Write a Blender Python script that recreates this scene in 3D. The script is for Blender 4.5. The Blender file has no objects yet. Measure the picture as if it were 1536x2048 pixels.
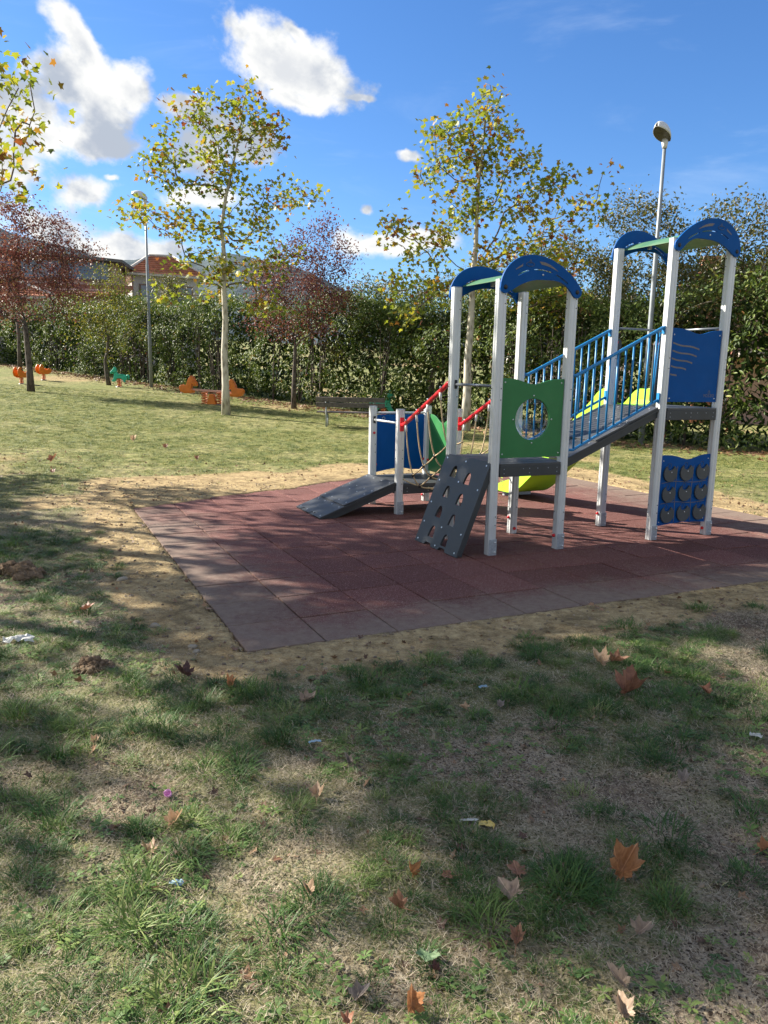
import bpy, bmesh, math, random
import numpy as np
from mathutils import Vector, Matrix, Euler
from mathutils.geometry import tessellate_polygon

S = bpy.context.scene
COL = S.collection
R = math.radians

# ------------------------------------------------------------------ camera
CAM_H, PITCH, ROLL = 1.64, 0.1796, 0.0199
cam = bpy.data.cameras.new('camera')
cam.sensor_fit = 'HORIZONTAL'
cam.sensor_width = 24.0
cam.lens = 24.0 * 1537.0 / 1536.0
cam.clip_start = 0.05
cam.clip_end = 9000
co = bpy.data.objects.new('camera', cam)
COL.objects.link(co)
fw = Vector((0, math.cos(PITCH), -math.sin(PITCH)))
up0 = Vector((0, math.sin(PITCH), math.cos(PITCH)))
rt0 = Vector((1, 0, 0))
rt = rt0 * math.cos(ROLL) + up0 * math.sin(ROLL)
up = up0 * math.cos(ROLL) - rt0 * math.sin(ROLL)
co.matrix_world = Matrix(((rt.x, up.x, -fw.x, 0), (rt.y, up.y, -fw.y, 0), (rt.z, up.z, -fw.z, CAM_H), (0, 0, 0, 1)))
S.camera = co

# ------------------------------------------------------------------ exposure
S.view_settings.view_transform = 'Standard'
S.view_settings.look = 'None'
S.view_settings.gamma = 1.0
S.view_settings.exposure = 1.6
S.view_settings.use_curve_mapping = False
S.render.engine = 'CYCLES'
S.cycles.use_denoising = True
S.cycles.max_bounces = 8
S.cycles.transparent_max_bounces = 8
S.cycles.sample_clamp_indirect = 6.0

# ------------------------------------------------------------------ sun + sky
SUN_EL = R(32.0)
SUN_AZ = (-0.936, 0.352)          # horizontal unit vector towards the sun
ld = bpy.data.lights.new('sun', 'SUN')
ld.energy = 4.7
ld.angle = R(0.53)
ld.color = (1.0, 0.93, 0.82)
lo = bpy.data.objects.new('sun', ld)
COL.objects.link(lo)
sv = Vector((SUN_AZ[0] * math.cos(SUN_EL), SUN_AZ[1] * math.cos(SUN_EL), math.sin(SUN_EL)))
lo.rotation_euler = sv.to_track_quat('Z', 'Y').to_euler()

W = bpy.data.worlds.new('World')
S.world = W
W.use_nodes = True


class NT:
    """small node-tree writer"""
    def __init__(self, tree):
        self.t = tree
        tree.nodes.clear()

    def n(self, typ, **kw):
        nd = self.t.nodes.new(typ)
        for k, v in kw.items():
            setattr(nd, k, v)
        return nd

    def link(self, a, b):
        self.t.links.new(a, b)

    def put(self, sock, v):
        if isinstance(v, bpy.types.NodeSocket):
            self.t.links.new(v, sock)
        else:
            sock.default_value = v

    def m(self, op, a, b=0.0, c=0.0, clamp=False):
        nd = self.n('ShaderNodeMath', operation=op, use_clamp=clamp)
        self.put(nd.inputs[0], a)
        self.put(nd.inputs[1], b)
        self.put(nd.inputs[2], c)
        return nd.outputs[0]

    def vm(self, op, a, b=(0, 0, 0), scale=None):
        nd = self.n('ShaderNodeVectorMath', operation=op)
        self.put(nd.inputs[0], a)
        self.put(nd.inputs[1], b)
        if scale is not None:
            self.put(nd.inputs['Scale'], scale)
        return nd.outputs['Value'] if op in ('DOT_PRODUCT', 'LENGTH', 'DISTANCE') else nd.outputs[0]

    def noise(self, vec, scale, detail=4, rough=0.55, dist=0.0, color=False, lac=2.0):
        nd = self.n('ShaderNodeTexNoise')
        self.put(nd.inputs['Vector'], vec)
        self.put(nd.inputs['Scale'], scale)
        self.put(nd.inputs['Detail'], detail)
        self.put(nd.inputs['Roughness'], rough)
        self.put(nd.inputs['Lacunarity'], lac)
        self.put(nd.inputs['Distortion'], dist)
        return nd.outputs['Color' if color else 'Fac']

    def voronoi(self, vec, scale, out='Distance', feature='F1', rand=1.0):
        nd = self.n('ShaderNodeTexVoronoi', feature=feature)
        self.put(nd.inputs['Vector'], vec)
        self.put(nd.inputs['Scale'], scale)
        self.put(nd.inputs['Randomness'], rand)
        return nd.outputs[out]

    def ss(self, v, lo_, hi_, a=0.0, b=1.0):
        nd = self.n('ShaderNodeMapRange', interpolation_type='SMOOTHSTEP')
        self.put(nd.inputs[0], v)
        for i, x in enumerate((lo_, hi_, a, b)):
            self.put(nd.inputs[i + 1], x)
        return nd.outputs[0]

    def mix(self, f, a, b, typ='MIX'):
        nd = self.n('ShaderNodeMix', data_type='RGBA', blend_type=typ)
        self.put(nd.inputs[0], f)
        for i, x in ((6, a), (7, b)):
            if not isinstance(x, bpy.types.NodeSocket) and len(x) == 3:
                x = (*x, 1)
            self.put(nd.inputs[i], x)
        return nd.outputs[2]

    def ramp(self, f, stops):
        nd = self.n('ShaderNodeValToRGB')
        el = nd.color_ramp.elements
        while len(el) < len(stops):
            el.new(0.5)
        for e, (p, c) in zip(el, stops):
            e.position = p
            e.color = (*c, 1) if len(c) == 3 else c
        self.put(nd.inputs[0], f)
        return nd.outputs[0]

    def attr(self, name, out='Fac', typ='GEOMETRY'):
        nd = self.n('ShaderNodeAttribute', attribute_name=name, attribute_type=typ)
        return nd.outputs[out]

    def bump(self, h, strength, dist):
        nd = self.n('ShaderNodeBump')
        self.put(nd.inputs['Height'], h)
        nd.inputs['Strength'].default_value = strength
        nd.inputs['Distance'].default_value = dist
        return nd.outputs[0]


def build_sky():
    k = NT(W.node_tree)
    out = k.n('ShaderNodeOutputWorld')
    bg = k.n('ShaderNodeBackground')
    bg.inputs['Strength'].default_value = 0.085
    sky = k.n('ShaderNodeTexSky', sky_type='NISHITA')
    sky.sun_disc = False
    sky.sun_elevation = SUN_EL
    sky.sun_rotation = math.pi / 2 - math.atan2(SUN_AZ[1], SUN_AZ[0])
    sky.air_density = 1.0
    sky.dust_density = 0.35
    sky.ozone_density = 2.6
    tc = k.n('ShaderNodeTexCoord')
    d = tc.outputs['Generated']
    sp = k.n('ShaderNodeSeparateXYZ')
    k.link(d, sp.inputs[0])
    az = k.m('ARCTAN2', sp.outputs[0], sp.outputs[1])
    el = k.m('ARCSINE', sp.outputs[2])
    cb = k.n('ShaderNodeCombineXYZ')
    k.put(cb.inputs[0], k.m('MULTIPLY', az, k.m('COSINE', el)))
    k.put(cb.inputs[1], el)
    p0 = cb.outputs[0]                                    # sky coordinates: (azimuth, elevation)
    wn = k.vm('SUBTRACT', k.noise(p0, 9.0, 5, 0.62, color=True), (0.5, 0.5, 0.5))
    p = k.vm('ADD', p0, k.vm('SCALE', wn, scale=0.04))
    # cumulus banks: azimuth, elevation, radii, turn (degrees)
    banks = CLOUD_BANKS
    f = None
    for (a0, e0, ra, re, tu) in banks:
        mp = k.n('ShaderNodeMapping', vector_type='TEXTURE')
        k.put(mp.inputs['Vector'], p)
        mp.inputs['Location'].default_value = (R(a0), R(e0), 0)
        mp.inputs['Rotation'].default_value = (0, 0, R(tu))
        mp.inputs['Scale'].default_value = (R(ra * (1.18 if ra > 1.5 else 1.05)), R(re * (1.18 if ra > 1.5 else 1.1)), 1)
        v = k.vm('MULTIPLY', mp.outputs[0], (1, 1, 0))
        g = k.m('SUBTRACT', 1.0, k.vm('LENGTH', v))
        f = g if f is None else k.m('SMOOTH_MAX', f, g, 0.25)
    # unseen scattered clouds over the rest of the sky, cover raised for neutral fill light
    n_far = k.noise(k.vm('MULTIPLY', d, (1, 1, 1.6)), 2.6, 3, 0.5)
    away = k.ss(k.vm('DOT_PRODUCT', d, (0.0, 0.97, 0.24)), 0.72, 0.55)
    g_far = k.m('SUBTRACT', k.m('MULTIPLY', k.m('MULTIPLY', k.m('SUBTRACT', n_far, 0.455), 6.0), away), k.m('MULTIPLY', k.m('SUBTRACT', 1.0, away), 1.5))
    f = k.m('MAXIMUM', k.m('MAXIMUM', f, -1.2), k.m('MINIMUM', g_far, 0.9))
    stretch = k.n('ShaderNodeMapping')
    k.put(stretch.inputs['Vector'], p0)
    stretch.inputs['Rotation'].default_value = (0, 0, R(35))
    stretch.inputs['Scale'].default_value = (1.0, 1.12, 1)
    n1 = k.noise(stretch.outputs[0], 14.0, 9, 0.59, 0.15)
    n3 = k.noise(stretch.outputs[0], 8.0, 6, 0.55)
    n4 = k.noise(k.vm('ADD', stretch.outputs[0], (-0.020, 0.034, 0)), 8.0, 6, 0.55)
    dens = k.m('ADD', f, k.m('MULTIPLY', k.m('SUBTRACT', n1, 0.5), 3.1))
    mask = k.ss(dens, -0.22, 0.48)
    # sun-side relief of the cloud body, grey where it is thick
    lit = k.m('SUBTRACT', n3, n4)
    lit = k.ss(lit, -0.11, 0.07)
    thick = k.ss(dens, 0.45, 1.35)
    ccol = k.mix(lit, (0.50, 0.56, 0.66), (1.02, 1.02, 1.0))
    ccol = k.mix(k.m('MULTIPLY', thick, 0.5), ccol, (0.50, 0.55, 0.65))
    cl = k.vm('SCALE', ccol, scale=4.0)
    hs = k.n('ShaderNodeHueSaturation')
    hs.inputs['Saturation'].default_value = 1.16
    k.link(sky.outputs[0], hs.inputs['Color'])
    # thin veil near the top of the sky
    cirr = k.ss(k.noise(k.vm('MULTIPLY', p0, (1.2, 5.0, 1)), 3.0, 6, 0.6, 0.6), 0.52, 0.8, 0.0, 0.16)
    base = k.mix(cirr, k.vm('MULTIPLY', hs.outputs[0], (.47, .585, .745)), (4.0, 4.5, 5.1))
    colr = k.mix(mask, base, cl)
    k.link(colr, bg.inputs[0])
    k.link(bg.outputs[0], out.inputs[0])


# sky-plane azimuth (deg, + right), elevation, half-width, half-height, turn
CLOUD_BANKS = [
    (-7.7, 20.3, 3.1, 1.7, -22),
    (-5.0, 19.3, 3.0, 1.8, -18),
    (-9.6, 21.3, 1.3, 0.8, -46),
    (-6.2, 21.6, 1.3, 0.5, -29),
    (-6.0, 17.6, 1.9, 0.5, -11),
    (-2.3, 18.2, 1.2, 0.3, -3),
    (-6.8, 19.4, 2.2, 1.6, -15),
    (-22.8, 15.7, 3.0, 1.8, 3),
    (-18.9, 16.5, 2.6, 2.0, -37),
    (-19.1, 19.2, 2.7, 0.8, -52),
    (-18.5, 14.3, 2.4, 0.8, 10),
    (-22.7, 14.2, 2.8, 1.2, 7),
    (-16.7, 17.4, 1.2, 1.6, -36),
    (-20.8, 17.2, 1.9, 1.4, -13),
    (-13.0, 17.0, 1.9, 0.8, -4),
    (-11.3, 15.9, 1.7, 1.3, -15),
    (-20.4, 11.2, 2.3, 1.0, 8),
    (-9.4, 15.0, 2.0, 1.2, 3),
    (-12.7, 14.3, 1.9, 1.2, -5),
    (-18.4, 12.3, 0.6, 0.3, 5),
    (-22.0, 8.4, 3.8, 1.3, -19),
    (-18.7, 8.1, 2.8, 1.0, -9),
    (-15.5, 7.8, 2.0, 0.6, -2),
    (-24.4, 12.3, 1.7, 1.5, 7),
    (-0.5, 8.9, 2.5, 0.9, 3),
    (2.8, 9.3, 1.8, 0.6, 0),
    (1.1, 14.6, 0.7, 0.3, 5),
    (-1.5, 11.3, 0.6, 0.3, 1),
    (-12.3, 11.5, 2.3, 0.7, 3)
]
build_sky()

# ------------------------------------------------------------------ small maths
def vnoise(x, y, seed=0):
    xi = np.floor(x).astype(np.int64); yi = np.floor(y).astype(np.int64)
    xf = x - xi; yf = y - yi
    def h(a, b):
        n = (a * 374761393 + b * 668265263 + seed * 974634777) & 0x7fffffff
        n = ((n ^ (n >> 13)) * 1274126177) & 0x7fffffff
        n = n ^ (n >> 16)
        return (n & 0xffff) / 65535.0
    u = xf * xf * (3 - 2 * xf); v = yf * yf * (3 - 2 * yf)
    return (h(xi, yi) * (1 - u) + h(xi + 1, yi) * u) * (1 - v) + (h(xi, yi + 1) * (1 - u) + h(xi + 1, yi + 1) * u) * v


def fbm(x, y, sc, oct_=4, seed=0):
    t = np.zeros_like(x, dtype=float); a = 0.5; tot = 0
    for i in range(oct_):
        t += a * vnoise(x * sc, y * sc, seed + i * 17); tot += a
        a *= 0.5; sc *= 2.03
    return t / tot


def sstep(x, a, b):
    t = np.clip((x - a) / (b - a), 0, 1)
    return t * t * (3 - 2 * t)


YAW = R(25.2)
AX = np.array([math.cos(YAW), math.sin(YAW)])
BX = np.array([-math.sin(YAW), math.cos(YAW)])
ORG = np.array([0.984, 6.937])            # foot of the tower corner post nearest the camera
MAT0 = np.array([-0.795, 4.326])          # near corner of the rubber mat
MAT_N = 14                                # 14 x 14 tiles of half a metre


def mat_uv(x, y):
    return (x - MAT0[0]) * AX[0] + (y - MAT0[1]) * AX[1], (x - MAT0[0]) * BX[0] + (y - MAT0[1]) * BX[1]


def base_height(x, y):
    s = -.75 * x + .66 * y
    return 0.072 * np.logaddexp(0, (s - 12) / 1.5)


def soil_over(x, y):
    """how far spilled soil lies over the mat's far rim (metres)"""
    u, v = mat_uv(x, y)
    n = fbm(x, y, 1.3, 3, 5)
    far = v - (5.12 + 0.42 * np.clip(u, 0, 4) + 0.45 * (n - .5))
    rim = v - (6.86 + 0.3 * (n - .5))
    return np.maximum(np.where(u < 4.0, far, -5), rim)


def terrain(x, y):
    x = np.asarray(x, float); y = np.asarray(y, float)
    u, v = mat_uv(x, y)
    L = MAT_N * .5
    dx = np.maximum(np.maximum(-u, u - L), 0); dy = np.maximum(np.maximum(-v, v - L), 0)
    dm = np.hypot(dx, dy)
    h = base_height(x, y)
    near = np.exp(-(np.hypot(x, y - 5) / 14.0) ** 2)
    bumps = (fbm(x, y, .55, 3, 3) - .5) * .09 + (fbm(x, y, 3.0, 3, 9) - .5) * .035 + (fbm(x, y, 11.0, 2, 4) - .5) * .014
    h = h + bumps * near * sstep(dm, 0.0, 0.9)
    so = soil_over(x, y)
    inside = (dm <= 0)
    hin = np.where(so > 0, 0.004 + 0.02 * sstep(so, 0, .5) + .012 * (fbm(x, y, 9, 2, 2) - .5), -0.06)
    edge = 0.006 * (fbm(x, y, 4, 2, 8) - .35)
    hout = h + edge * (1 - sstep(dm, 0, .3)) + 0.004
    t = sstep(dm, 0.0, .03)
    return np.where(inside, hin + np.maximum(h - .02, 0) * (so > 0), hout * t + np.minimum(hout, -0.006 + .012 * fbm(x, y, 2.2, 3, 12)) * (1 - t))


def tz(x, y):
    return float(terrain(np.array([x]), np.array([y]))[0])


def sandiness(x, y):
    u, v = mat_uv(x, y)
    L = MAT_N * .5
    dl = np.maximum(-u, 0); dr = np.maximum(u - L, 0); dn = np.maximum(-v, 0); df = np.maximum(v - L, 0)
    n = fbm(x, y, .9, 4, 21) - .5
    d = np.sqrt((dl / .62) ** 2 + (dr / 1.1) ** 2 + (dn / .62) ** 2 + (df / 1.0) ** 2)
    so = soil_over(x, y)
    d = np.where((so > 0) & (d == 0), .1, d)
    # the scuffed ground behind the left rim
    far = np.where((u > -1.2) & (u < 4.5), np.clip((v - 5.3 - .55 * np.clip(u, 0, 4)) / 1.25, 0, 9), 9)
    d = np.minimum(d, np.where(far > 0, far, 9)) if True else d
    s = 1 - sstep(d + n * .85, .55, 1.15)
    patch = sstep(fbm(x, y, .28, 4, 33), .56, .72) * .55 * sstep(y, 9, 13)
    return np.clip(np.maximum(s, patch), 0, 1)


def greenness(x, y):
    g = .62 * fbm(x, y, .8, 4, 41) + .38 * fbm(x, y, 3.2, 3, 43)
    far = sstep(y, 7.0, 11.0)
    g = sstep(g, .38 - .02 * far, .60 - .06 * far)
    return np.clip(g * (1 - sandiness(x, y)), 0, 1)


# ------------------------------------------------------------------ mesh helpers
def link(o, parent=None):
    COL.objects.link(o)
    if parent is not None:
        o.parent = parent
    return o


def tag(o, label=None, cat=None, group=None, kind=None):
    if label: o['label'] = label
    if cat: o['category'] = cat
    if group: o['group'] = group
    if kind: o['kind'] = kind
    return o


def empty(name, loc=(0, 0, 0), rz=0.0):
    o = bpy.data.objects.new(name, None)
    o.location = loc
    o.rotation_euler = (0, 0, rz)
    o.empty_display_size = .2
    return link(o)


def np_mesh(name, v, f, mat=None, smooth=False, attrs=None):
    """v (N,3), f (M,k); attrs: name -> per-face or per-vertex float array"""
    v = np.ascontiguousarray(v, np.float32); f = np.ascontiguousarray(f, np.int32)
    me = bpy.data.meshes.new(name)
    me.vertices.add(len(v)); me.vertices.foreach_set('co', v.ravel())
    m, k = f.shape
    me.loops.add(m * k); me.loops.foreach_set('vertex_index', f.ravel())
    me.polygons.add(m)
    me.polygons.foreach_set('loop_start', np.arange(0, m * k, k, dtype=np.int32))
    me.polygons.foreach_set('loop_total', np.full(m, k, np.int32))
    me.polygons.foreach_set('use_smooth', np.full(m, smooth, bool))
    for nm, a in (attrs or {}).items():
        at = me.attributes.new(nm, 'FLOAT', 'FACE' if len(a) == m else 'POINT')
        at.data.foreach_set('value', np.ascontiguousarray(a, np.float32))
    me.update(calc_edges=True)
    if mat: me.materials.append(mat)
    return me


class MB:
    """collects boxes, tubes, prisms ... into one mesh"""
    def __init__(self):
        self.v = []; self.f = []; self.sm = []

    def add(self, vs, fs, smooth=False):
        b = len(self.v)
        self.v += [tuple(p) for p in vs]
        for f in fs:
            self.f.append(tuple(i + b for i in f)); self.sm.append(smooth)
        return self

    def box(self, c, s, rot=None):
        c = Vector(c); h = Vector(s) / 2
        vs = []
        for z in (-1, 1):
            for x, y in ((-1, -1), (1, -1), (1, 1), (-1, 1)):
                q = Vector((x * h.x, y * h.y, z * h.z))
                if rot is not None: q = rot @ q
                vs.append(c + q)
        return self.add(vs, [(3, 2, 1, 0), (4, 5, 6, 7), (0, 1, 5, 4), (1, 2, 6, 5), (2, 3, 7, 6), (3, 0, 4, 7)])

    def tube(self, pts, r, n=8, cap=True, smooth=True):
        pts = [Vector(p) for p in pts]
        rs = r if isinstance(r, (list, tuple, np.ndarray)) else [r] * len(pts)
        ring = []; vs = []
        prev = None
        for i, p in enumerate(pts):
            t = (pts[min(i + 1, len(pts) - 1)] - pts[max(i - 1, 0)]).normalized()
            if prev is None:
                a = Vector((0, 0, 1)) if abs(t.z) < .9 else Vector((1, 0, 0))
                u = t.cross(a).normalized()
            else:
                u = (prev - t * prev.dot(t)).normalized()
            prev = u
            w = t.cross(u)
            for j in range(n):
                an = 2 * math.pi * j / n
                vs.append(p + (u * math.cos(an) + w * math.sin(an)) * rs[i])
        fs = []
        for i in range(len(pts) - 1):
            for j in range(n):
                a = i * n + j; b = i * n + (j + 1) % n
                fs.append((a, b, b + n, a + n))
        self.add(vs, fs, smooth)
        if cap:
            b = len(self.v) - len(vs)
            self.f.append(tuple(b + j for j in range(n))[::-1]); self.sm.append(False)
            e = b + (len(pts) - 1) * n
            self.f.append(tuple(e + j for j in range(n))); self.sm.append(False)
        return self

    def lathe(self, c, prof, axis='Z', n=12, smooth=True):
        """prof: list of (r, h) along the axis"""
        c = Vector(c)
        vs = []
        for r, h in prof:
            for j in range(n):
                a = 2 * math.pi * j / n
                q = (r * math.cos(a), r * math.sin(a), h)
                if axis == 'X': q = (q[2], q[0], q[1])
                if axis == 'Y': q = (q[1], q[2], q[0])
                vs.append(c + Vector(q))
        fs = []
        for i in range(len(prof) - 1):
            for j in range(n):
                a = i * n + j; b = i * n + (j + 1) % n
                fs.append((a, b, b + n, a + n))
        fs.append(tuple(range(n))[::-1])
        fs.append(tuple((len(prof) - 1) * n + j for j in range(n)))
        return self.add(vs, fs, smooth)

    def prism(self, loops, to3, t0, t1):
        """outline + holes (2-D) extruded from depth t0 to t1; to3(u, v, t) places them"""
        polys = [[Vector((p[0], p[1], 0)) for p in L] for L in loops]
        tri = tessellate_polygon(polys)
        flat = [p for L in loops for p in L]
        n = len(flat)
        vs = [to3(p[0], p[1], t0) for p in flat] + [to3(p[0], p[1], t1) for p in flat]
        fs = []
        for t in tri:
            fs.append((t[0], t[1], t[2])); fs.append((t[2] + n, t[1] + n, t[0] + n))
        b = 0
        for L in loops:
            k = len(L)
            for i in range(k):
                a0 = b + i; a1 = b + (i + 1) % k
                fs.append((a0, a1, a1 + n, a0 + n))
            b += k
        return self.add(vs, fs)

    def mesh(self, name, mat=None, fix=True):
        me = bpy.data.meshes.new(name)
        me.from_pydata(self.v, [], self.f)
        me.polygons.foreach_set('use_smooth', self.sm)
        if fix:
            bm = bmesh.new(); bm.from_mesh(me)
            bmesh.ops.recalc_face_normals(bm, faces=bm.faces)
            bm.to_mesh(me); bm.free()
        me.update()
        if mat: me.materials.append(mat)
        return me

    def build(self, name, mat, parent=None, bevel=0.0, seg=2, loc=None, rot=None, stuff=False):
        o = bpy.data.objects.new(name, self.mesh(name, mat))
        if stuff: o['kind'] = 'stuff'
        link(o, parent)
        if loc is not None: o.location = loc
        if rot is not None: o.rotation_euler = rot
        if bevel:
            m = o.modifiers.new('bevel', 'BEVEL')
            m.width = bevel; m.segments = seg; m.limit_method = 'ANGLE'; m.angle_limit = R(40)
        return o


def bez(p0, c0, c1, p1, n=10):
    out = []
    for i in range(n):
        t = i / n
        out.append(tuple((1 - t) ** 3 * a + 3 * (1 - t) ** 2 * t * b + 3 * (1 - t) * t * t * c + t ** 3 * d for a, b, c, d in zip(p0, c0, c1, p1)))
    return out


def arc(cx, cy, r, a0, a1, n=10, ry=None):
    ry = r if ry is None else ry
    return [(cx + r * math.cos(R(a0 + (a1 - a0) * i / n)), cy + ry * math.sin(R(a0 + (a1 - a0) * i / n))) for i in range(n + 1)]


# ------------------------------------------------------------------ materials
def mat_new(name):
    m = bpy.data.materials.new(name)
    m.use_nodes = True
    k = NT(m.node_tree)
    out = k.n('ShaderNodeOutputMaterial')
    return m, k, out


def pbr(k, out, col, rough=.5, metal=0.0, normal=None, spec=.5, **kw):
    b = k.n('ShaderNodeBsdfPrincipled')
    if not isinstance(col, bpy.types.NodeSocket) and len(col) == 3: col = (*col, 1)
    k.put(b.inputs['Base Color'], col)
    k.put(b.inputs['Roughness'], rough)
    k.put(b.inputs['Metallic'], metal)
    k.put(b.inputs['Specular IOR Level'], spec)
    if normal is not None: k.link(normal, b.inputs['Normal'])
    for a, v in kw.items(): k.put(b.inputs[a.replace('_', ' ')], v)
    k.link(b.outputs[0], out.inputs[0])
    return b


def plain(name, col, rough=.45, metal=0.0, var=.12, bump=.0, scale=18, spec=.5, dust=0.0, dustcol=(.34, .29, .22)):
    """a painted / moulded surface with slight unevenness, wear and dust"""
    m, k, out = mat_new(name)
    tc = k.n('ShaderNodeTexCoord'); p = tc.outputs['Object']
    n = k.noise(p, scale, 5, .6)
    c = k.mix(k.ss(n, .3, .7), tuple(x * (1 - var) for x in col), tuple(min(1, x * (1 + var)) for x in col))
    fine = k.noise(p, scale * 14, 3, .6)
    if dust:
        dn = k.m('MULTIPLY', k.ss(k.noise(p, 5, 6, .7, .6), .45, .75), dust)
        c = k.mix(dn, c, dustcol)
    r = k.m('ADD', rough, k.m('MULTIPLY', k.m('SUBTRACT', n, .5), .25))
    nb = k.bump(fine, bump, .002) if bump else None
    pbr(k, out, c, r, metal, nb, spec)
    return m


M = {}
M['alu'] = plain('anodised_aluminium', (.62, .635, .63), .42, .25, .05, .04, 6, dust=.07, dustcol=(.45, .43, .38))
M['galv'] = plain('galvanised_steel', (.38, .41, .44), .5, .55, .18, .05, 40)
M['blue'] = plain('blue_panel', (.001, .072, .27), .5, 0, .06, .05, 5, .12, dust=.03, dustcol=(.2, .25, .35))
M['green'] = plain('green_panel', (.032, .18, .055), .45, 0, .06, .05, 5, .3, dust=.03)
M['roofgreen'] = plain('roof_green', (.065, .17, .08), .45, 0, .08, .05, 5, dust=.15)
M['yellow'] = plain('lime_plastic', (.36, .70, .03), .42, 0, .05, .03, 4, dust=.08)
M['dark'] = plain('dark_grey_panel', (.042, .046, .048), .46, 0, .12, .08, 7, .4, dust=.03, dustcol=(.20, .19, .17))
M['darkdeck'] = plain('dark_grey_deck', (.048, .052, .056), .42, 0, .12, .10, 7, .45, dust=.14, dustcol=(.16, .145, .125))
M['bluerail'] = plain('sky_blue_steel', (.008, .19, .44), .38, 0, .06, .04, 8)
M['red'] = plain('red_steel', (.62, .012, .02), .33, 0, .06, .03, 8)
M['greybar'] = plain('grey_steel_bar', (.18, .20, .22), .4, .5, .08, .03, 8)
M['black'] = plain('black_plastic', (.012, .012, .013), .45, 0, .1, .03, 8)
M['disc'] = plain('grey_disc', (.075, .080, .080), .5, 0, .1, .06, 9, .3)
M['screw'] = plain('screw_steel', (.62, .64, .64), .35, .8, .05, 0, 30)
M['engrave'] = plain('engraved_core', (.17, .15, .14), .7, 0, .12, .1, 20)
M['engrave_dark'] = plain('engraved_mark', (.05, .085, .17), .7, 0, .12, .1, 20)
M['rope'] = plain('polyamide_rope', (.46, .35, .20), .8, 0, .2, .6, 60)
M['ferrule'] = plain('rope_sleeve', (.70, .69, .64), .5, 0, .1, .03, 20)
M['wood'] = plain('weathered_wood', (.105, .088, .082), .75, 0, .3, .5, 14)
M['orange'] = plain('orange_plastic', (.72, .19, .015), .42, 0, .1, .05, 6)
M['teal'] = plain('green_plastic', (.03, .42, .27), .42, 0, .1, .05, 6)
M['spring'] = plain('orange_spring', (.62, .20, .07), .5, 0, .1, .03, 6)
M['pole'] = plain('grey_lamp_paint', (.22, .245, .265), .5, .3, .12, .03, 3)
M['lampshell'] = plain('lamp_housing', (.60, .61, .60), .45, .1, .08, .03, 6)
M['lamplens'] = plain('lamp_lens', (.11, .10, .085), .3, 0, .15, .03, 20)
M['pink'] = plain('pink_plastic', (.75, .36, .62), .4, 0, .05, .03, 20)
M['paper'] = plain('crumpled_paper', (.50, .50, .47), .7, 0, .12, .3, 60)
M['yellowfoil'] = plain('yellow_wrapper', (.55, .42, .12), .45, 0, .15, .2, 60)
M['bluefoil'] = plain('blue_wrapper', (.24, .36, .46), .4, 0, .2, .2, 60)


def mat_leaf(name, stops, trans=.35, rough=.5, spec=.35, dead=False):
    """two-sided leaf: per-leaf colour from attribute rnd"""
    m, k, out = mat_new(name)
    r = k.attr('rnd')
    c = k.ramp(r, stops)
    geo = k.n('ShaderNodeNewGeometry')
    v = k.noise(geo.outputs['Position'], 30, 2)
    c = k.mix(k.m('MULTIPLY', v, .35), c, k.vm('SCALE', c, scale=.6))
    b = k.n('ShaderNodeBsdfPrincipled')
    k.link(c, b.inputs['Base Color'])
    b.inputs['Roughness'].default_value = rough
    b.inputs['Specular IOR Level'].default_value = spec
    t = k.n('ShaderNodeBsdfTranslucent')
    k.link(k.vm('MULTIPLY', c, (1.15, 1.15, .7)), t.inputs[0])
    mx = k.n('ShaderNodeMixShader')
    mx.inputs[0].default_value = trans
    k.link(b.outputs[0], mx.inputs[1]); k.link(t.outputs[0], mx.inputs[2])
    k.link(mx.outputs[0], out.inputs[0])
    return m


M['plane_leaf'] = mat_leaf('plane_tree_leaf', [(0, (.13, .18, .032)), (.4, (.27, .31, .042)), (.72, (.40, .37, .055)), (.86, (.38, .22, .04)), (1, (.21, .055, .03))], .42)
M['plum_leaf'] = mat_leaf('plum_leaf', [(0, (.115, .036, .046)), (.6, (.18, .062, .068)), (.9, (.23, .10, .078)), (1, (.18, .14, .06))], .35, .5)
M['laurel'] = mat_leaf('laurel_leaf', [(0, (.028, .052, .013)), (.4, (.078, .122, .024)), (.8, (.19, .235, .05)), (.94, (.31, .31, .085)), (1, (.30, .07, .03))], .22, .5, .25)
M['hedge_top'] = mat_leaf('hedge_shoot_leaf', [(0, (.045, .085, .015)), (.6, (.085, .14, .025)), (1, (.16, .19, .04))], .38, .42, .4)
M['scrub'] = mat_leaf('scrub_leaf', [(0, (.06, .075, .022)), (.6, (.115, .125, .04)), (.9, (.18, .15, .05)), (1, (.24, .15, .05))], .35, .45, .4)
M['olive_leaf'] = mat_leaf('young_tree_leaf', [(0, (.075, .10, .022)), (.6, (.15, .17, .035)), (1, (.27, .22, .05))], .38, .5)


def mat_bark(name, dark, light, sc=6, contrast=.5):
    m, k, out = mat_new(name)
    geo = k.n('ShaderNodeNewGeometry'); p = geo.outputs['Position']
    n = k.noise(k.vm('MULTIPLY', p, (1, 1, .35)), sc, 5, .65, .4)
    v = k.voronoi(k.vm('MULTIPLY', p, (1, 1, .4)), sc * 2.2)
    f = k.m('ADD', k.m('MULTIPLY', n, .7), k.m('MULTIPLY', v, .5))
    c = k.mix(k.ss(f, .5 - contrast * .3, .5 + contrast * .35), dark, light)
    pbr(k, out, c, .85, 0, k.bump(f, .5, .015), .2)
    return m


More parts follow.
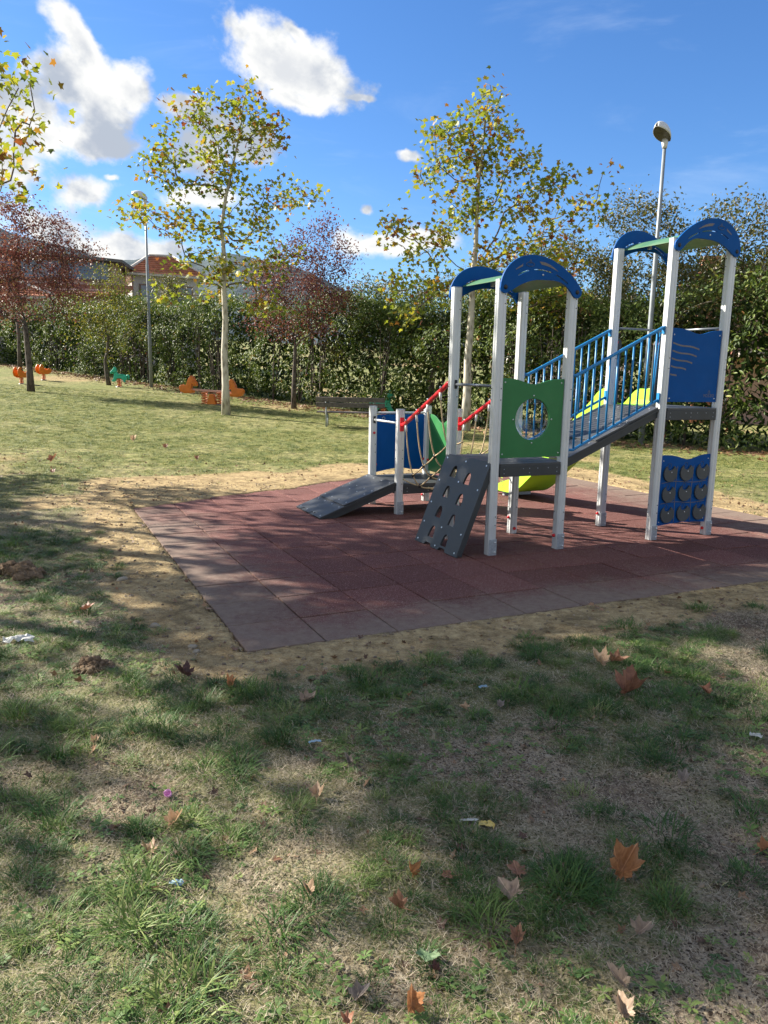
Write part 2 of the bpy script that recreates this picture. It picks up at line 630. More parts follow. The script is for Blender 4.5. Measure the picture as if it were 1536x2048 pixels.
M['plane_bark'] = mat_bark('plane_bark', (.22, .19, .14), (.52, .48, .40), 5)
M['dark_bark'] = mat_bark('dark_bark', (.035, .028, .024), (.12, .098, .085), 9)
M['twig'] = mat_bark('twig_bark', (.06, .045, .035), (.17, .13, .10), 12)
M['grey_twig'] = mat_bark('grey_twig_bark', (.16, .13, .11), (.33, .29, .25), 12)


def mat_ground():
    m, k, out = mat_new('park_ground')
    geo = k.n('ShaderNodeNewGeometry'); p = geo.outputs['Position']
    sand = k.attr('sand'); grn = k.attr('green')
    n1 = k.noise(p, 1.7, 6, .62); n2 = k.noise(p, 14, 5, .65); n3 = k.noise(p, 90, 4, .7)
    soil = k.mix(k.ss(n2, .3, .7), (.072, .050, .035), (.225, .160, .108))
    straw = k.mix(k.ss(n3, .35, .7), (.21, .165, .112), (.50, .415, .30))
    c = k.mix(k.ss(k.m('ADD', k.m('MULTIPLY', k.noise(p, 26, 5, .75), .55), k.m('MULTIPLY', n1, .45)), .40, .58), soil, straw)
    cell = k.n('ShaderNodeSeparateColor'); k.link(k.voronoi(k.vm('ADD', p, k.vm('SCALE', k.noise(p, 40, 2, .5, color=True), scale=.02)), 150, 'Color'), cell.inputs[0])
    c = k.mix(k.ss(cell.outputs[0], .90, .95), c, (.42, .34, .23))
    c = k.mix(k.ss(cell.outputs[1], .20, .12), c, (.055, .038, .026))
    # lawn seen from afar
    sepx = k.n('ShaderNodeSeparateXYZ'); k.link(p, sepx.inputs[0])
    far = k.ss(sepx.outputs[1], 6.5, 14.0)
    lawn = k.mix(k.ss(k.noise(p, 5, 6, .7), .35, .68), (.115, .145, .036), (.40, .37, .145))
    lawn = k.mix(k.ss(k.noise(p, 9, 5, .85), .38, .62), k.vm('SCALE', lawn, scale=.38), k.vm('SCALE', lawn, scale=1.3))
    c = k.mix(k.m('MULTIPLY', far, .8), c, lawn)
    gcol = k.mix(n3, (.080, .115, .030), (.22, .24, .075))
    c = k.mix(k.m('MULTIPLY', grn, .55), c, gcol)
    dust = k.mix(k.ss(k.m('ADD', k.m('MULTIPLY', n2, .6), k.m('MULTIPLY', n3, .4)), .35, .68), (.25, .175, .088), (.56, .43, .225))
    dust = k.mix(k.ss(k.noise(p, 2.6, 5, .7), .42, .66), dust, k.vm('SCALE', dust, scale=.58))
    c = k.mix(k.ss(k.m('ADD', sand, k.m('MULTIPLY', k.m('SUBTRACT', n2, .5), .5)), .15, .65), c, dust)
    h = k.m('ADD', k.m('MULTIPLY', n2, .6), k.m('ADD', k.m('MULTIPLY', n3, .45), k.m('MULTIPLY', k.voronoi(p, 55), .25)))
    pbr(k, out, c, .95, 0, k.bump(h, .9, .03), .15)
    return m


M['ground'] = mat_ground()


def mat_rubber():
    m, k, out = mat_new('rubber_tile')
    geo = k.n('ShaderNodeNewGeometry'); p = geo.outputs['Position']
    oi = k.n('ShaderNodeObjectInfo')
    g = k.voronoi(p, 230, 'Color')
    gn = k.n('ShaderNodeSeparateColor'); k.link(g, gn.inputs[0])
    c = k.mix(gn.outputs[0], (.096, .039, .033), (.158, .064, .054))
    c = k.mix(k.ss(gn.outputs[1], .88, .95), c, (.30, .19, .17))
    tint = k.m('ADD', .82, k.m('MULTIPLY', oi.outputs['Random'], .36))
    c = k.vm('SCALE', c, scale=tint)
    # trodden-in dust: along the rim nearest the lawn and in drifting patches
    mp = k.n('ShaderNodeMapping', vector_type='TEXTURE')
    k.link(p, mp.inputs[0])
    mp.inputs['Location'].default_value = (MAT0[0], MAT0[1], 0)
    mp.inputs['Rotation'].default_value = (0, 0, YAW)
    sp = k.n('ShaderNodeSeparateXYZ'); k.link(mp.outputs[0], sp.inputs[0])
    n = k.noise(p, 2.2, 6, .68, .5); nf = k.noise(p, 16, 5, .7)
    nn = k.m('ADD', k.m('MULTIPLY', n, .65), k.m('MULTIPLY', nf, .35))
    du = k.m('SUBTRACT', 1.0, k.m('DIVIDE', sp.outputs[0], .95))
    dv = k.m('SUBTRACT', 1.0, k.m('DIVIDE', sp.outputs[1], .75))
    du = k.m('MULTIPLY', du, k.ss(sp.outputs[1], 6.2, 3.6))
    far = k.m('SUBTRACT', 1.0, k.m('DIVIDE', k.m('SUBTRACT', 7.0, sp.outputs[0]), 1.4))
    d = k.m('MAXIMUM', k.m('MAXIMUM', du, dv), k.m('MAXIMUM', far, -.3))
    d = k.m('ADD', d, k.m('MULTIPLY', k.m('SUBTRACT', nn, .52), 2.3))
    f = k.ss(d, -.1, 1.0, .0, .80)
    c = k.mix(f, c, k.mix(nf, (.12, .088, .072), (.29, .235, .18)))
    c = k.mix(k.ss(nn, .56, .78, 0, .30), c, (.23, .155, .115))
    h = gn.outputs[2]
    pbr(k, out, c, .9, 0, k.bump(h, .35, .004), .2)
    return m


M['rubber'] = mat_rubber()


def mat_blades(name, stops, trans=.35):
    m, k, out = mat_new(name)
    oi = k.n('ShaderNodeObjectInfo')
    r = k.m('ADD', k.m('MULTIPLY', oi.outputs['Random'], .75), k.m('MULTIPLY', k.attr('rnd'), .25))
    c = k.ramp(r, stops)
    b = k.n('ShaderNodeBsdfPrincipled')
    k.link(c, b.inputs['Base Color'])
    b.inputs['Roughness'].default_value = .55
    b.inputs['Specular IOR Level'].default_value = .3
    t = k.n('ShaderNodeBsdfTranslucent')
    k.link(c, t.inputs[0])
    mx = k.n('ShaderNodeMixShader'); mx.inputs[0].default_value = trans
    k.link(b.outputs[0], mx.inputs[1]); k.link(t.outputs[0], mx.inputs[2])
    k.link(mx.outputs[0], out.inputs[0])
    return m


M['blade'] = mat_blades('grass_blade', [(0, (.036, .072, .022)), (.45, (.078, .135, .036)), (.8, (.17, .21, .06)), (1, (.48, .43, .21))], .22)
M['lawnblade'] = mat_blades('lawn_blade', [(0, (.070, .105, .022)), (.4, (.17, .195, .048)), (.75, (.34, .32, .105)), (1, (.54, .47, .24))])
M['tuft'] = mat_blades('tuft_blade', [(0, (.034, .080, .020)), (.5, (.070, .145, .030)), (.85, (.15, .22, .05)), (1, (.42, .40, .18))], .25)
M['straw'] = mat_blades('dry_straw', [(0, (.15, .115, .075)), (.5, (.36, .295, .20)), (1, (.68, .59, .44))], .2)
M['weed'] = mat_blades('weed_leaf', [(0, (.060, .115, .036)), (.6, (.12, .20, .052)), (1, (.25, .30, .085))], .25)
M['litter'] = mat_blades('litter_leaf', [(0, (.07, .040, .028)), (.4, (.17, .09, .05)), (.75, (.30, .19, .11)), (1, (.34, .13, .05))], .15)
M['clod'] = mat_blades('soil_clod', [(0, (.11, .08, .055)), (.6, (.24, .18, .11)), (1, (.40, .33, .23))], 0.0)

# =================================================================== SETTING
def build_ground():
    def axis(a, b, lo, hi, step, n):
        g_ = (np.geomspace(step, 1, n) - step)
        up_ = b + np.cumsum(np.geomspace(step, (hi - b) * .12, n)); up_ = b + (up_ - b) * (hi - b) / (up_[-1] - b)
        dn_ = a - np.cumsum(np.geomspace(step, (a - lo) * .12, n)); dn_ = a - (a - dn_) * (a - lo) / (a - dn_[-1])
        return np.concatenate([dn_[::-1], np.arange(a, b + 1e-6, step), up_])
    gx = axis(-6.5, 6.0, -2100, 2100, .05, 60)
    gy = axis(1.0, 13.0, -900, 3400, .05, 60)
    X, Y = np.meshgrid(gx, gy)
    Z = terrain(X, Y)
    v = np.stack([X.ravel(), Y.ravel(), Z.ravel()], 1)
    nx, ny = len(gx), len(gy)
    i = np.arange(nx * ny).reshape(ny, nx)
    f = np.stack([i[:-1, :-1].ravel(), i[:-1, 1:].ravel(), i[1:, 1:].ravel(), i[1:, :-1].ravel()], 1)
    me = np_mesh('ground', v, f, M['ground'], True, {'sand': sandiness(v[:, 0], v[:, 1]), 'green': greenness(v[:, 0], v[:, 1])})
    tag(link(bpy.data.objects.new('ground', me)), kind='structure')
    # fine sheet close to the camera carries the trodden relief
    return


def build_mat():
    root = empty('rubber_paving', (MAT0[0], MAT0[1], 0), YAW)
    tag(root, kind='structure')
    rng = random.Random(4)
    meshes = []
    for q in range(3):
        b = MB()
        s = .4925 - q * .0016
        b.box((0, 0, -.02), (s, s, .04))
        me = b.mesh('rubber_tile', M['rubber'])
        bm = bmesh.new(); bm.from_mesh(me)
        bmesh.ops.bevel(bm, geom=[e for e in bm.edges if all(v.co.z > -.001 for v in e.verts)], offset=.004, segments=1, affect='EDGES')
        bm.to_mesh(me); bm.free()
        meshes.append(me)
    for i in range(MAT_N):
        for j in range(MAT_N):
            o = bpy.data.objects.new('rubber_tile', rng.choice(meshes))
            o.parent = root
            o.location = (.5 * i + .25 + rng.uniform(-.0016, .0016), .5 * j + .25 + rng.uniform(-.0016, .0016), rng.uniform(-.005, .002))
            o.rotation_euler = (rng.uniform(-.004, .004), rng.uniform(-.004, .004), rng.uniform(-.0025, .0025))
            COL.objects.link(o)
    b = MB().box((3.5, 3.5, -.055), (6.98, 6.98, .02))
    b.build('mortar_bed', M['black'], root)


build_ground()
build_mat()


def build_hills():
    m, k, out = mat_new('hazed_wooded_hill')
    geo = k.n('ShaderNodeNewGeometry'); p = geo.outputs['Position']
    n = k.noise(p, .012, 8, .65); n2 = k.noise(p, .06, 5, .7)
    c = k.mix(k.ss(k.m('ADD', k.m('MULTIPLY', n, .5), k.m('MULTIPLY', n2, .5)), .4, .62), (.070, .092, .105), (.118, .14, .145))  # blue-grey of distance haze painted into the woodland colour
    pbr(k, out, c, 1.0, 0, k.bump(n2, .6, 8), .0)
    def ridge(name, pts, depth, seed):
        # pts: azimuth (deg), elevation of the crest (deg); the ridge stands at the given distance
        az = np.array([a for a, e in pts]); el = np.array([e for a, e in pts])
        na, nr = 160, 26
        A = np.linspace(az[0], az[-1], na)
        E = np.interp(A, az, el)
        kn = np.hanning(13); kn /= kn.sum()
        E = np.convolve(np.pad(E, 6, mode='edge'), kn, 'valid') + (fbm(A, A * 0 + seed, .45, 4, seed) - .5) * .9
        prof = np.linspace(0, 1, nr)
        V = []
        for q in prof:
            d = depth * (.45 + .75 * q)
            hh = np.tan(np.radians(E)) * depth
            shape = np.sin(np.clip(q / .75, 0, 1) * math.pi / 2) ** 1.3 if q <= .75 else 1 - (q - .75) * 1.6
            x = np.sin(np.radians(A)) * d; y = np.cos(np.radians(A)) * d
            z = hh * shape + (fbm(x, y, .006, 4, seed) - .5) * depth * .010 * (.2 + q)
            V.append(np.stack([x, y, z - 4], 1))
        v = np.concatenate(V)
        i = np.arange(nr * na).reshape(nr, na)
        f = np.stack([i[:-1, :-1].ravel(), i[:-1, 1:].ravel(), i[1:, 1:].ravel(), i[1:, :-1].ravel()], 1)
        tag(link(bpy.data.objects.new(name, np_mesh(name, v, f, m, True))), kind='structure')
    ridge('hills', [(-60, 9), (-45, 10.5), (-33, 10.2), (-25.8, 8.6), (-21.8, 7.6), (-17.9, 6.9), (-15, 5.6), (-11, 3.9), (-6, 2.6), (0, 2.0), (12, 1.8), (30, 2.2), (60, 3)], 1300, 3)
    ridge('hills', [(-30, 6), (-20, 6.8), (-14, 7.2), (-10.8, 7.6), (-8.4, 7.7), (-6.2, 6.8), (-3.8, 5.9), (-1.3, 5.0), (4, 4.0), (14, 4.4), (24, 5.0), (40, 5)], 2300, 8)


build_hills()


# ------------------------------------------------------------------ leaves
PLANE = []
for a, r in ((-90, .30), (-55, .40), (-28, .62), (-8, .40), (18, .82), (48, .46), (90, 1.0), (132, .46), (162, .82), (188, .40), (208, .62), (235, .40)):
    PLANE.append((r * math.cos(R(a)), r * math.sin(R(a)) + .3))
PLANE_V = np.array([(0, .3, 0.0)] + [(x, y, -.10 * (abs(x) ** 1.3) - .05 * max(0, y - .7)) for x, y in PLANE]) * np.array([.62, .62, .62])
PLANE_F = np.array([(0, 1 + i, 1 + (i + 1) % 12) for i in range(12)])
OVAL_V = np.array([(0, 0, 0), (.16, .3, .05), (.17, .65, .04), (0, 1, -.06), (-.17, .65, .04), (-.16, .3, .05), (0, .5, -.01)])
OVAL_F = np.array([(0, 1, 6), (1, 2, 6), (2, 3, 6), (3, 4, 6), (4, 5, 6), (5, 0, 6)])
DIA_V = np.array([(0, 0, 0), (.24, .45, .05), (0, 1, -.05), (-.24, .45, .05)])
DIA_F = np.array([(0, 1, 2), (0, 2, 3)])


def leaf_cloud(name, pos, size, tv, tf, mat, rng, updir=.55, rnd=None, droop=.3, face=None):
    n = len(pos)
    nrm = rng.normal(size=(n, 3)); nrm[:, 2] = np.abs(nrm[:, 2]) * .7 + updir
    if face is not None: nrm = nrm * .75 + face
    nrm /= np.linalg.norm(nrm, axis=1)[:, None]
    t = rng.normal(size=(n, 3)); t[:, 2] -= droop * 2
    t -= nrm * (t * nrm).sum(1)[:, None]
    t /= np.linalg.norm(t, axis=1)[:, None]
    b = np.cross(t, nrm)
    sz = size * rng.uniform(.65, 1.25, n)
    v = pos[:, None, :] + sz[:, None, None] * (tv[None, :, 0:1] * b[:, None, :] + tv[None, :, 1:2] * t[:, None, :] + tv[None, :, 2:3] * nrm[:, None, :])
    f = tf[None] + (np.arange(n) * len(tv))[:, None, None]
    if rnd is None: rnd = rng.uniform(0, 1, n)
    return np_mesh(name, v.reshape(-1, 3), f.reshape(-1, tf.shape[1]), mat, False, {'rnd': np.repeat(rnd, len(tf))})


def grow(trunk, targets, rng, seg=.3, up_bias=.5, start=0.0, wob=.12):
    """joins every target point to the nearest well-placed point of the growing skeleton"""
    P = [np.array(p, float) for p in trunk]
    par = [-1] + list(range(len(trunk) - 1))
    D = [np.array([0, 0, 1.0])] * len(trunk)
    zs = start
    T = sorted(targets, key=lambda t: np.min([np.linalg.norm(np.array(t) - p) for p in P[:len(trunk)]]))
    ends = []
    for t in T:
        t = np.array(t, float)
        A = np.array(P); d = t - A
        L = np.linalg.norm(d, axis=1)
        cost = L + up_bias * np.maximum(0, A[:, 2] - t[2] + .45 * np.hypot(d[:, 0], d[:, 1])) + np.where(A[:, 2] < zs, 50, 0)
        i = int(np.argmin(cost))
        l = L[i]
        n = max(2, int(l / seg) + 1)
        dirp = D[i] / (np.linalg.norm(D[i]) + 1e-9)
        c = A[i] + dirp * l * .28 + d[i] * .30 + rng.normal(size=3) * wob * l * .5
        prev = i
        for q in range(1, n + 1):
            s = q / n
            p = (1 - s) ** 2 * A[i] + 2 * s * (1 - s) * c + s * s * t
            if q < n: p = p + rng.normal(size=3) * wob * .12
            P.append(p); par.append(prev)
            D.append(p - P[prev]); prev = len(P) - 1
        ends.append(prev)
    return np.array(P), np.array(par), ends


def skeleton_mesh(name, P, par, mat, r_tip=.006, expo=2.3, trunk_r=None, ntrunk=0, sides=6, branch_mat=None):
    n = len(P)
    ch = [[] for _ in range(n)]
    for i in range(1, n): ch[par[i]].append(i)
    r = np.zeros(n)
    for i in range(n - 1, -1, -1):
        r[i] = r_tip if not ch[i] else sum(r[c] ** expo for c in ch[i]) ** (1 / expo)
    if trunk_r is not None:
        for i in range(ntrunk):
            a, b = trunk_r
            w = i / max(1, ntrunk - 1)
            r[i] = a * (1 - w) + b * w
        lim = r[:ntrunk].copy()
        for i in range(ntrunk, n):
            r[i] = min(r[i], r[par[i]] * .92 if par[i] < ntrunk else r[par[i]])
    mb = MB(); mb2 = MB()
    stack = [(-1, 0)]
    while stack:
        p, i = stack.pop()
        pts = [P[p]] if p >= 0 else []
        rr = [min(r[i], r[p])] if p >= 0 else []
        cur = i
        while True:
            pts.append(P[cur]); rr.append(r[cur])
            if not ch[cur]: break
            order = sorted(ch[cur], key=lambda c: -r[c])
            if cur < ntrunk - 1 and (cur + 1) in order:
                order.remove(cur + 1); order.insert(0, cur + 1)
            for c in order[1:]: stack.append((cur, c))
            cur = order[0]
        if len(pts) > 1:
            k = sides + 4 if p < 0 else (sides if rr[0] > .02 else 4)
            if p < 0 and trunk_r is not None:
                rr[0] *= 1.25
            (mb if p < 0 else mb2).tube(pts, rr, k, cap=True)
    return mb.mesh(name, mat, fix=False), mb2.mesh('branches', branch_mat or mat, fix=False), r


def make_tree(name, label, base, trunk, clumps, rng, bark, leafmat, leaf, group=None, cat='tree', leaf_size=.13, leaves=14,
              spread=.32, start=1.5, trunk_r=(.12, .03), r_tip=.0085, updir=.5, seg=.35, droop=.3, cols=None, wob=.12, up_bias=.5, along=0):
    """clumps: (dx, dz, rx, rz, n) seen from the camera side; depth is as deep as it is wide"""
    root = empty(name, base)
    tag(root, label, cat, group)
    tg = []
    for cl in clumps:
        dx, dz, rx, rz, n = cl[:5]
        dy = cl[5] if len(cl) > 5 else 0.0
        q = rng.normal(size=(n, 3)); q /= np.linalg.norm(q, axis=1)[:, None]
        q *= rng.uniform(.25, 1, (n, 1)) ** .5
        dys = dy + rng.uniform(-.75, .75, n) * max(rx, abs(dx) * .5)
        tg += [(dx + a * rx, d2 + b * rx * .5, dz + c * rz) for (a, b, c), d2 in zip(q, dys)]
    P, par, ends = grow(trunk, tg, rng, seg, up_bias, start, wob)
    me, me2, r = skeleton_mesh('trunk', P, par, bark, r_tip, 2.3, trunk_r, len(trunk), 6, M['twig'] if bark is M['plane_bark'] else bark)
    link(bpy.data.objects.new('trunk', me), root)
    tag(link(bpy.data.objects.new('branches', me2), root), kind='stuff')
    tips = P[ends]
    pos = np.repeat(tips, leaves, 0) + rng.normal(size=(len(tips) * leaves, 3)) * spread * np.array([1, 1, .8]) * .6
    if along:
        thin = np.where((r < .016) & (np.arange(len(P)) >= len(trunk)))[0]
        q = np.repeat(P[thin], along, 0)
        pos = np.concatenate([pos, q + rng.normal(size=q.shape) * spread * .4])
    rnd = None
    if cols is not None: rnd = cols(pos, rng)
    me = leaf_cloud('crown', pos, leaf_size, leaf[0], leaf[1], leafmat, rng, updir, rnd, droop)
    tag(link(bpy.data.objects.new('crown', me), root), kind='stuff')
    return root


LP = (PLANE_V, PLANE_F); LO = (OVAL_V, OVAL_F); LD = (DIA_V, DIA_F)


def plane_cols(pos, rng):
    n = len(pos)
    z = pos[:, 2]
    cl = fbm(pos[:, 0] * 3 + 7, pos[:, 2] * 3, .5, 2, 6)
    r = np.clip(rng.normal(.42, .24, n) + (cl - .5) * .5, 0, .8)
    red = rng.uniform(0, 1, n) < .10 + .22 * (cl > .6)
    r[red] = rng.uniform(.82, 1, red.sum())
    return r


rng = np.random.default_rng(11)
# crown clumps: sideways offset and height from the foot of the trunk, half-width, half-height, twigs
T1 = [(0.67, 8.56, 0.55, 0.58, 10), (-0.85, 8.28, 0.66, 0.44, 9), (-1.57, 7.43, 0.58, 0.53, 9), (-0.04, 7.46, 0.76, 0.62, 15), (1.1, 7.67, 0.58, 0.76, 14), (-2.0, 6.83, 0.39, 0.42, 5), (2.11, 6.25, 0.59, 0.34, 6), (1.2, 6.03, 0.63, 0.39, 7), (-0.06, 6.41, 0.77, 0.5, 12), (-1.31, 6.52, 0.63, 0.39, 7), (-2.23, 5.57, 0.51, 0.45, 7), (-1.35, 5.39, 0.63, 0.45, 8), (-0.22, 5.27, 0.78, 0.51, 12), (0.91, 5.09, 0.71, 0.51, 11), (-0.67, 4.25, 0.78, 0.46, 10), (0.33, 4.06, 0.78, 0.46, 10), (-1.41, 3.41, 0.46, 0.29, 3), (1.1, 3.32, 0.55, 0.37, 6), (1.61, 4.43, 0.54, 0.51, 8), (-0.54, 3.49, 0.52, 0.32, 4)]
make_tree('plane_tree', 'slender plane tree behind the orange seesaw with pale straight trunk and yellowing leaves', (-4.71, 22.77, .30), [(0, 0, -.1), (0, 0, .9), (-.02, 0, 1.8), (.02, .05, 2.7), (0, 0, 3.6), (.03, 0, 4.4), (-.05, .05, 5.3), (.1, 0, 6.1), (.3, 0, 6.9), (.5, 0, 7.7), (.65, 0, 8.7)],
          T1, rng, M['plane_bark'], M['plane_leaf'], LP, 'plane trees', leaf_size=.165, leaves=22, spread=.34, start=3.3, trunk_r=(.115, .012), cols=plane_cols, up_bias=.75)
T2 = [(0.26, 8.66, 0.39, 0.55, 9), (-0.31, 8.02, 0.59, 0.5, 12), (-1.09, 7.82, 0.42, 0.37, 6), (0.62, 7.79, 0.55, 0.6, 13), (-0.67, 7.15, 0.61, 0.5, 12), (0.4, 6.92, 0.73, 0.56, 16), (1.39, 6.88, 0.5, 0.5, 10), (-1.19, 6.77, 0.37, 0.37, 5), (2.01, 6.51, 0.51, 0.51, 10), (1.11, 5.93, 0.73, 0.51, 15), (-0.23, 5.9, 0.74, 0.51, 15), (2.33, 5.7, 0.62, 0.37, 9), (3.09, 6.22, 0.27, 0.48, 5), (-0.74, 5.26, 0.51, 0.51, 10), (-1.98, 5.49, 0.48, 0.43, 8), (-1.26, 4.8, 0.61, 0.38, 9), (-1.92, 4.0, 0.54, 0.49, 10), (0.76, 4.9, 0.74, 0.49, 14), (1.83, 4.92, 0.62, 0.49, 11), (2.79, 4.68, 0.38, 0.49, 7), (-0.83, 3.96, 0.63, 0.49, 11), (0.25, 4.11, 0.62, 0.49, 11), (1.63, 3.74, 0.68, 0.46, 12), (2.6, 3.5, 0.46, 0.46, 8), (-1.49, 3.15, 0.47, 0.36, 6)]
make_tree('plane_tree', 'tall plane tree behind the first tower with wide thin yellow crown against blue sky', (2.23, 21.66, .05), [(0, 0, -.1), (.02, 0, 1.0), (0, 0, 2.0), (.05, 0, 3.0), (.05, 0, 4.0), (.1, 0, 5.0), (.1, 0, 5.8), (.12, 0, 6.8), (.2, 0, 7.7), (.28, 0, 8.8)],
          T2, rng, M['plane_bark'], M['plane_leaf'], LP, 'plane trees', leaf_size=.165, leaves=17, spread=.34, start=2.6, trunk_r=(.13, .012), cols=plane_cols, up_bias=.75)


def big_plane(base, label, seed, h=10.5, rad=3.4, n=230, leaves=20, z0=3.2, extra=(), lsize=.16, cr=.75):
    g = np.random.default_rng(seed)
    cl = []
    for q in range(26):
        z = z0 + (h - z0) * g.uniform(.04, 1)
        w = rad * math.sin(min(1, max(.12, (h + .6 - z) / (h - z0))) * 1.75) ** .7
        a = g.uniform(0, 2 * math.pi); rr = w * g.uniform(.25, 1)
        cl.append((rr * math.cos(a), z, cr, cr * .8, n // 26, rr * math.sin(a)))
    cl += list(extra)
    tr = [(0, 0, -.1)] + [(g.normal() * .04, g.normal() * .04, z) for z in np.linspace(1, h - .6, 9)]
    return make_tree('plane_tree', label, base, tr, cl, g, M['plane_bark'], M['plane_leaf'], LP, 'plane trees', leaf_size=lsize, leaves=leaves,
                     spread=.42, start=2.4, trunk_r=(.17, .02), cols=plane_cols)


# the row of plane trees along the left of the lawn whose shade falls over the foreground
big_plane((-8.3, 8.9, .03), 'nearest plane tree on the lawn, only its drooping branch tips reach into the sky', 21, 8.2, 1.75, 180, 28, 3.0,
          extra=[(3.25, 5.2, .35, .3, 4, 1.4), (3.15, 4.75, .4, .3, 4, 1.5), (3.45, 4.5, .3, .25, 3, 1.3), (2.9, 5.6, .3, .3, 3, 1.4), (3.1, 3.9, .35, .25, 4, 1.5), (3.35, 4.15, .3, .2, 3, 1.3)], lsize=.125)
big_plane((-10.4, 7.75, .0), 'leafy plane tree whose shade falls on the near lawn', 22, 11.0, 2.15, 300, 40, cr=.55)
big_plane((-11.4, 10.9, .1), 'plane tree farther left in the row, shading the bare soil by the mat', 24, 9.5, 2.6, 330, 44, 1.8, cr=.65)

# purple plums and the young green tree
rng = np.random.default_rng(5)
PL = [(0.28, 5.11, 1.05, 0.76, 37), (-0.44, 4.44, 1.02, 0.85, 40), (1.1, 4.47, 0.94, 0.77, 33), (0.2, 3.8, 1.29, 0.77, 45), (-1.02, 3.44, 0.86, 0.69, 27), (1.3, 3.49, 0.77, 0.69, 24), (-0.0, 5.91, 0.76, 0.51, 18), (0.98, 5.45, 0.68, 0.51, 16), (2.05, 4.82, 0.54, 0.54, 13), (-0.55, 2.79, 0.69, 0.43, 13), (-1.66, 4.09, 0.86, 1.03, 40), (0.91, 2.73, 0.52, 0.38, 8), (-0.15, 6.23, 0.51, 0.37, 8)]
make_tree('plum_tree', 'purple leaved plum tree on the left lawn with dark forked trunk', (-12.49, 27.29, .72), [(0, 0, -.1), (0, 0, .8), (-.03, 0, 1.6), (-.05, 0, 2.2)], PL, rng, M['dark_bark'], M['plum_leaf'], LD, 'purple plum trees',
          leaf_size=.10, leaves=38, spread=.36, start=1.9, trunk_r=(.115, .08), r_tip=.005, updir=.3, along=1, up_bias=.9)
PL2 = [(-.2, 4.5, 1.2, 1.0, 16), (-1.0, 3.5, 1.0, .9, 12), (.6, 3.5, 1.0, .9, 12), (0, 2.6, .9, .55, 8)]
make_tree('plum_tree', 'farther plum tree with thin dark trunk behind the orange riders', (-18.6, 39.6, 1.36), [(0, 0, -.1), (0, 0, .9), (.03, 0, 1.8), (0, 0, 2.4)], PL2, rng, M['dark_bark'], M['plum_leaf'], LD, 'purple plum trees',
          leaf_size=.12, leaves=22, spread=.36, start=2.0, trunk_r=(.10, .07), updir=.3)
PR = [(0.13, 3.74, 0.99, 0.59, 33), (-0.78, 3.4, 0.76, 0.56, 24), (1.03, 3.59, 0.69, 0.56, 22), (0.21, 4.45, 0.98, 0.59, 33), (-0.94, 4.19, 0.66, 0.56, 21), (1.19, 4.39, 0.59, 0.56, 18), (0.04, 2.77, 0.76, 0.43, 18), (-1.12, 2.75, 0.5, 0.37, 10), (0.87, 2.63, 0.5, 0.37, 10), (1.69, 3.77, 0.41, 0.46, 10), (0.53, 5.32, 0.75, 0.55, 24), (1.02, 5.8, 0.42, 0.42, 10), (-0.12, 5.15, 0.55, 0.42, 13), (1.68, 5.03, 0.42, 0.46, 11)]
make_tree('plum_tree', 'purple leaved plum tree in front of the hedge beyond the bench', (-3.12, 26.2, .36), [(0, 0, -.1), (0, 0, .7), (.03, 0, 1.4), (.05, 0, 2.0)], PR, rng, M['dark_bark'], M['plum_leaf'], LD, 'purple plum trees',
          leaf_size=.095, leaves=34, spread=.34, start=1.8, trunk_r=(.085, .06), r_tip=.005, updir=.3, along=1, up_bias=.9)
GT = [(0.08, 3.48, 0.99, 0.74, 20), (-0.87, 3.06, 0.7, 0.62, 12), (1.0, 3.29, 0.7, 0.66, 13), (0.22, 4.27, 0.86, 0.57, 14), (-0.49, 2.46, 0.75, 0.54, 11), (0.54, 2.28, 0.79, 0.58, 12), (-1.12, 2.25, 0.5, 0.42, 5), (0.2, 1.46, 0.54, 0.33, 4)]
make_tree('young_tree', 'small olive green tree with crooked trunk in front of the hedge', (-11.65, 32.7, .88), [(0, 0, -.1), (-.1, 0, .5), (-.12, 0, 1.0), (0, 0, 1.5), (.05, 0, 2.0)], GT, rng, M['dark_bark'], M['olive_leaf'], LD, None,
          leaf_size=.11, leaves=40, spread=.36, start=1.0, trunk_r=(.085, .055), updir=.35, along=1)

# ------------------------------------------------------------------ hedge
def hedge_pt(s):
    """foot line of the hedge, s metres from its right-hand end"""
    return 15.0 - .738 * s, 12.15 + .675 * s


def hedge_top(s):
    s = np.asarray(s, float)
    return 3.55 + .35 * (fbm(s, s * 0 + 3, .35, 3, 2) - .5) * 2 + .25 * np.sin(s * .9) - .35 * sstep(s, 34, 48)


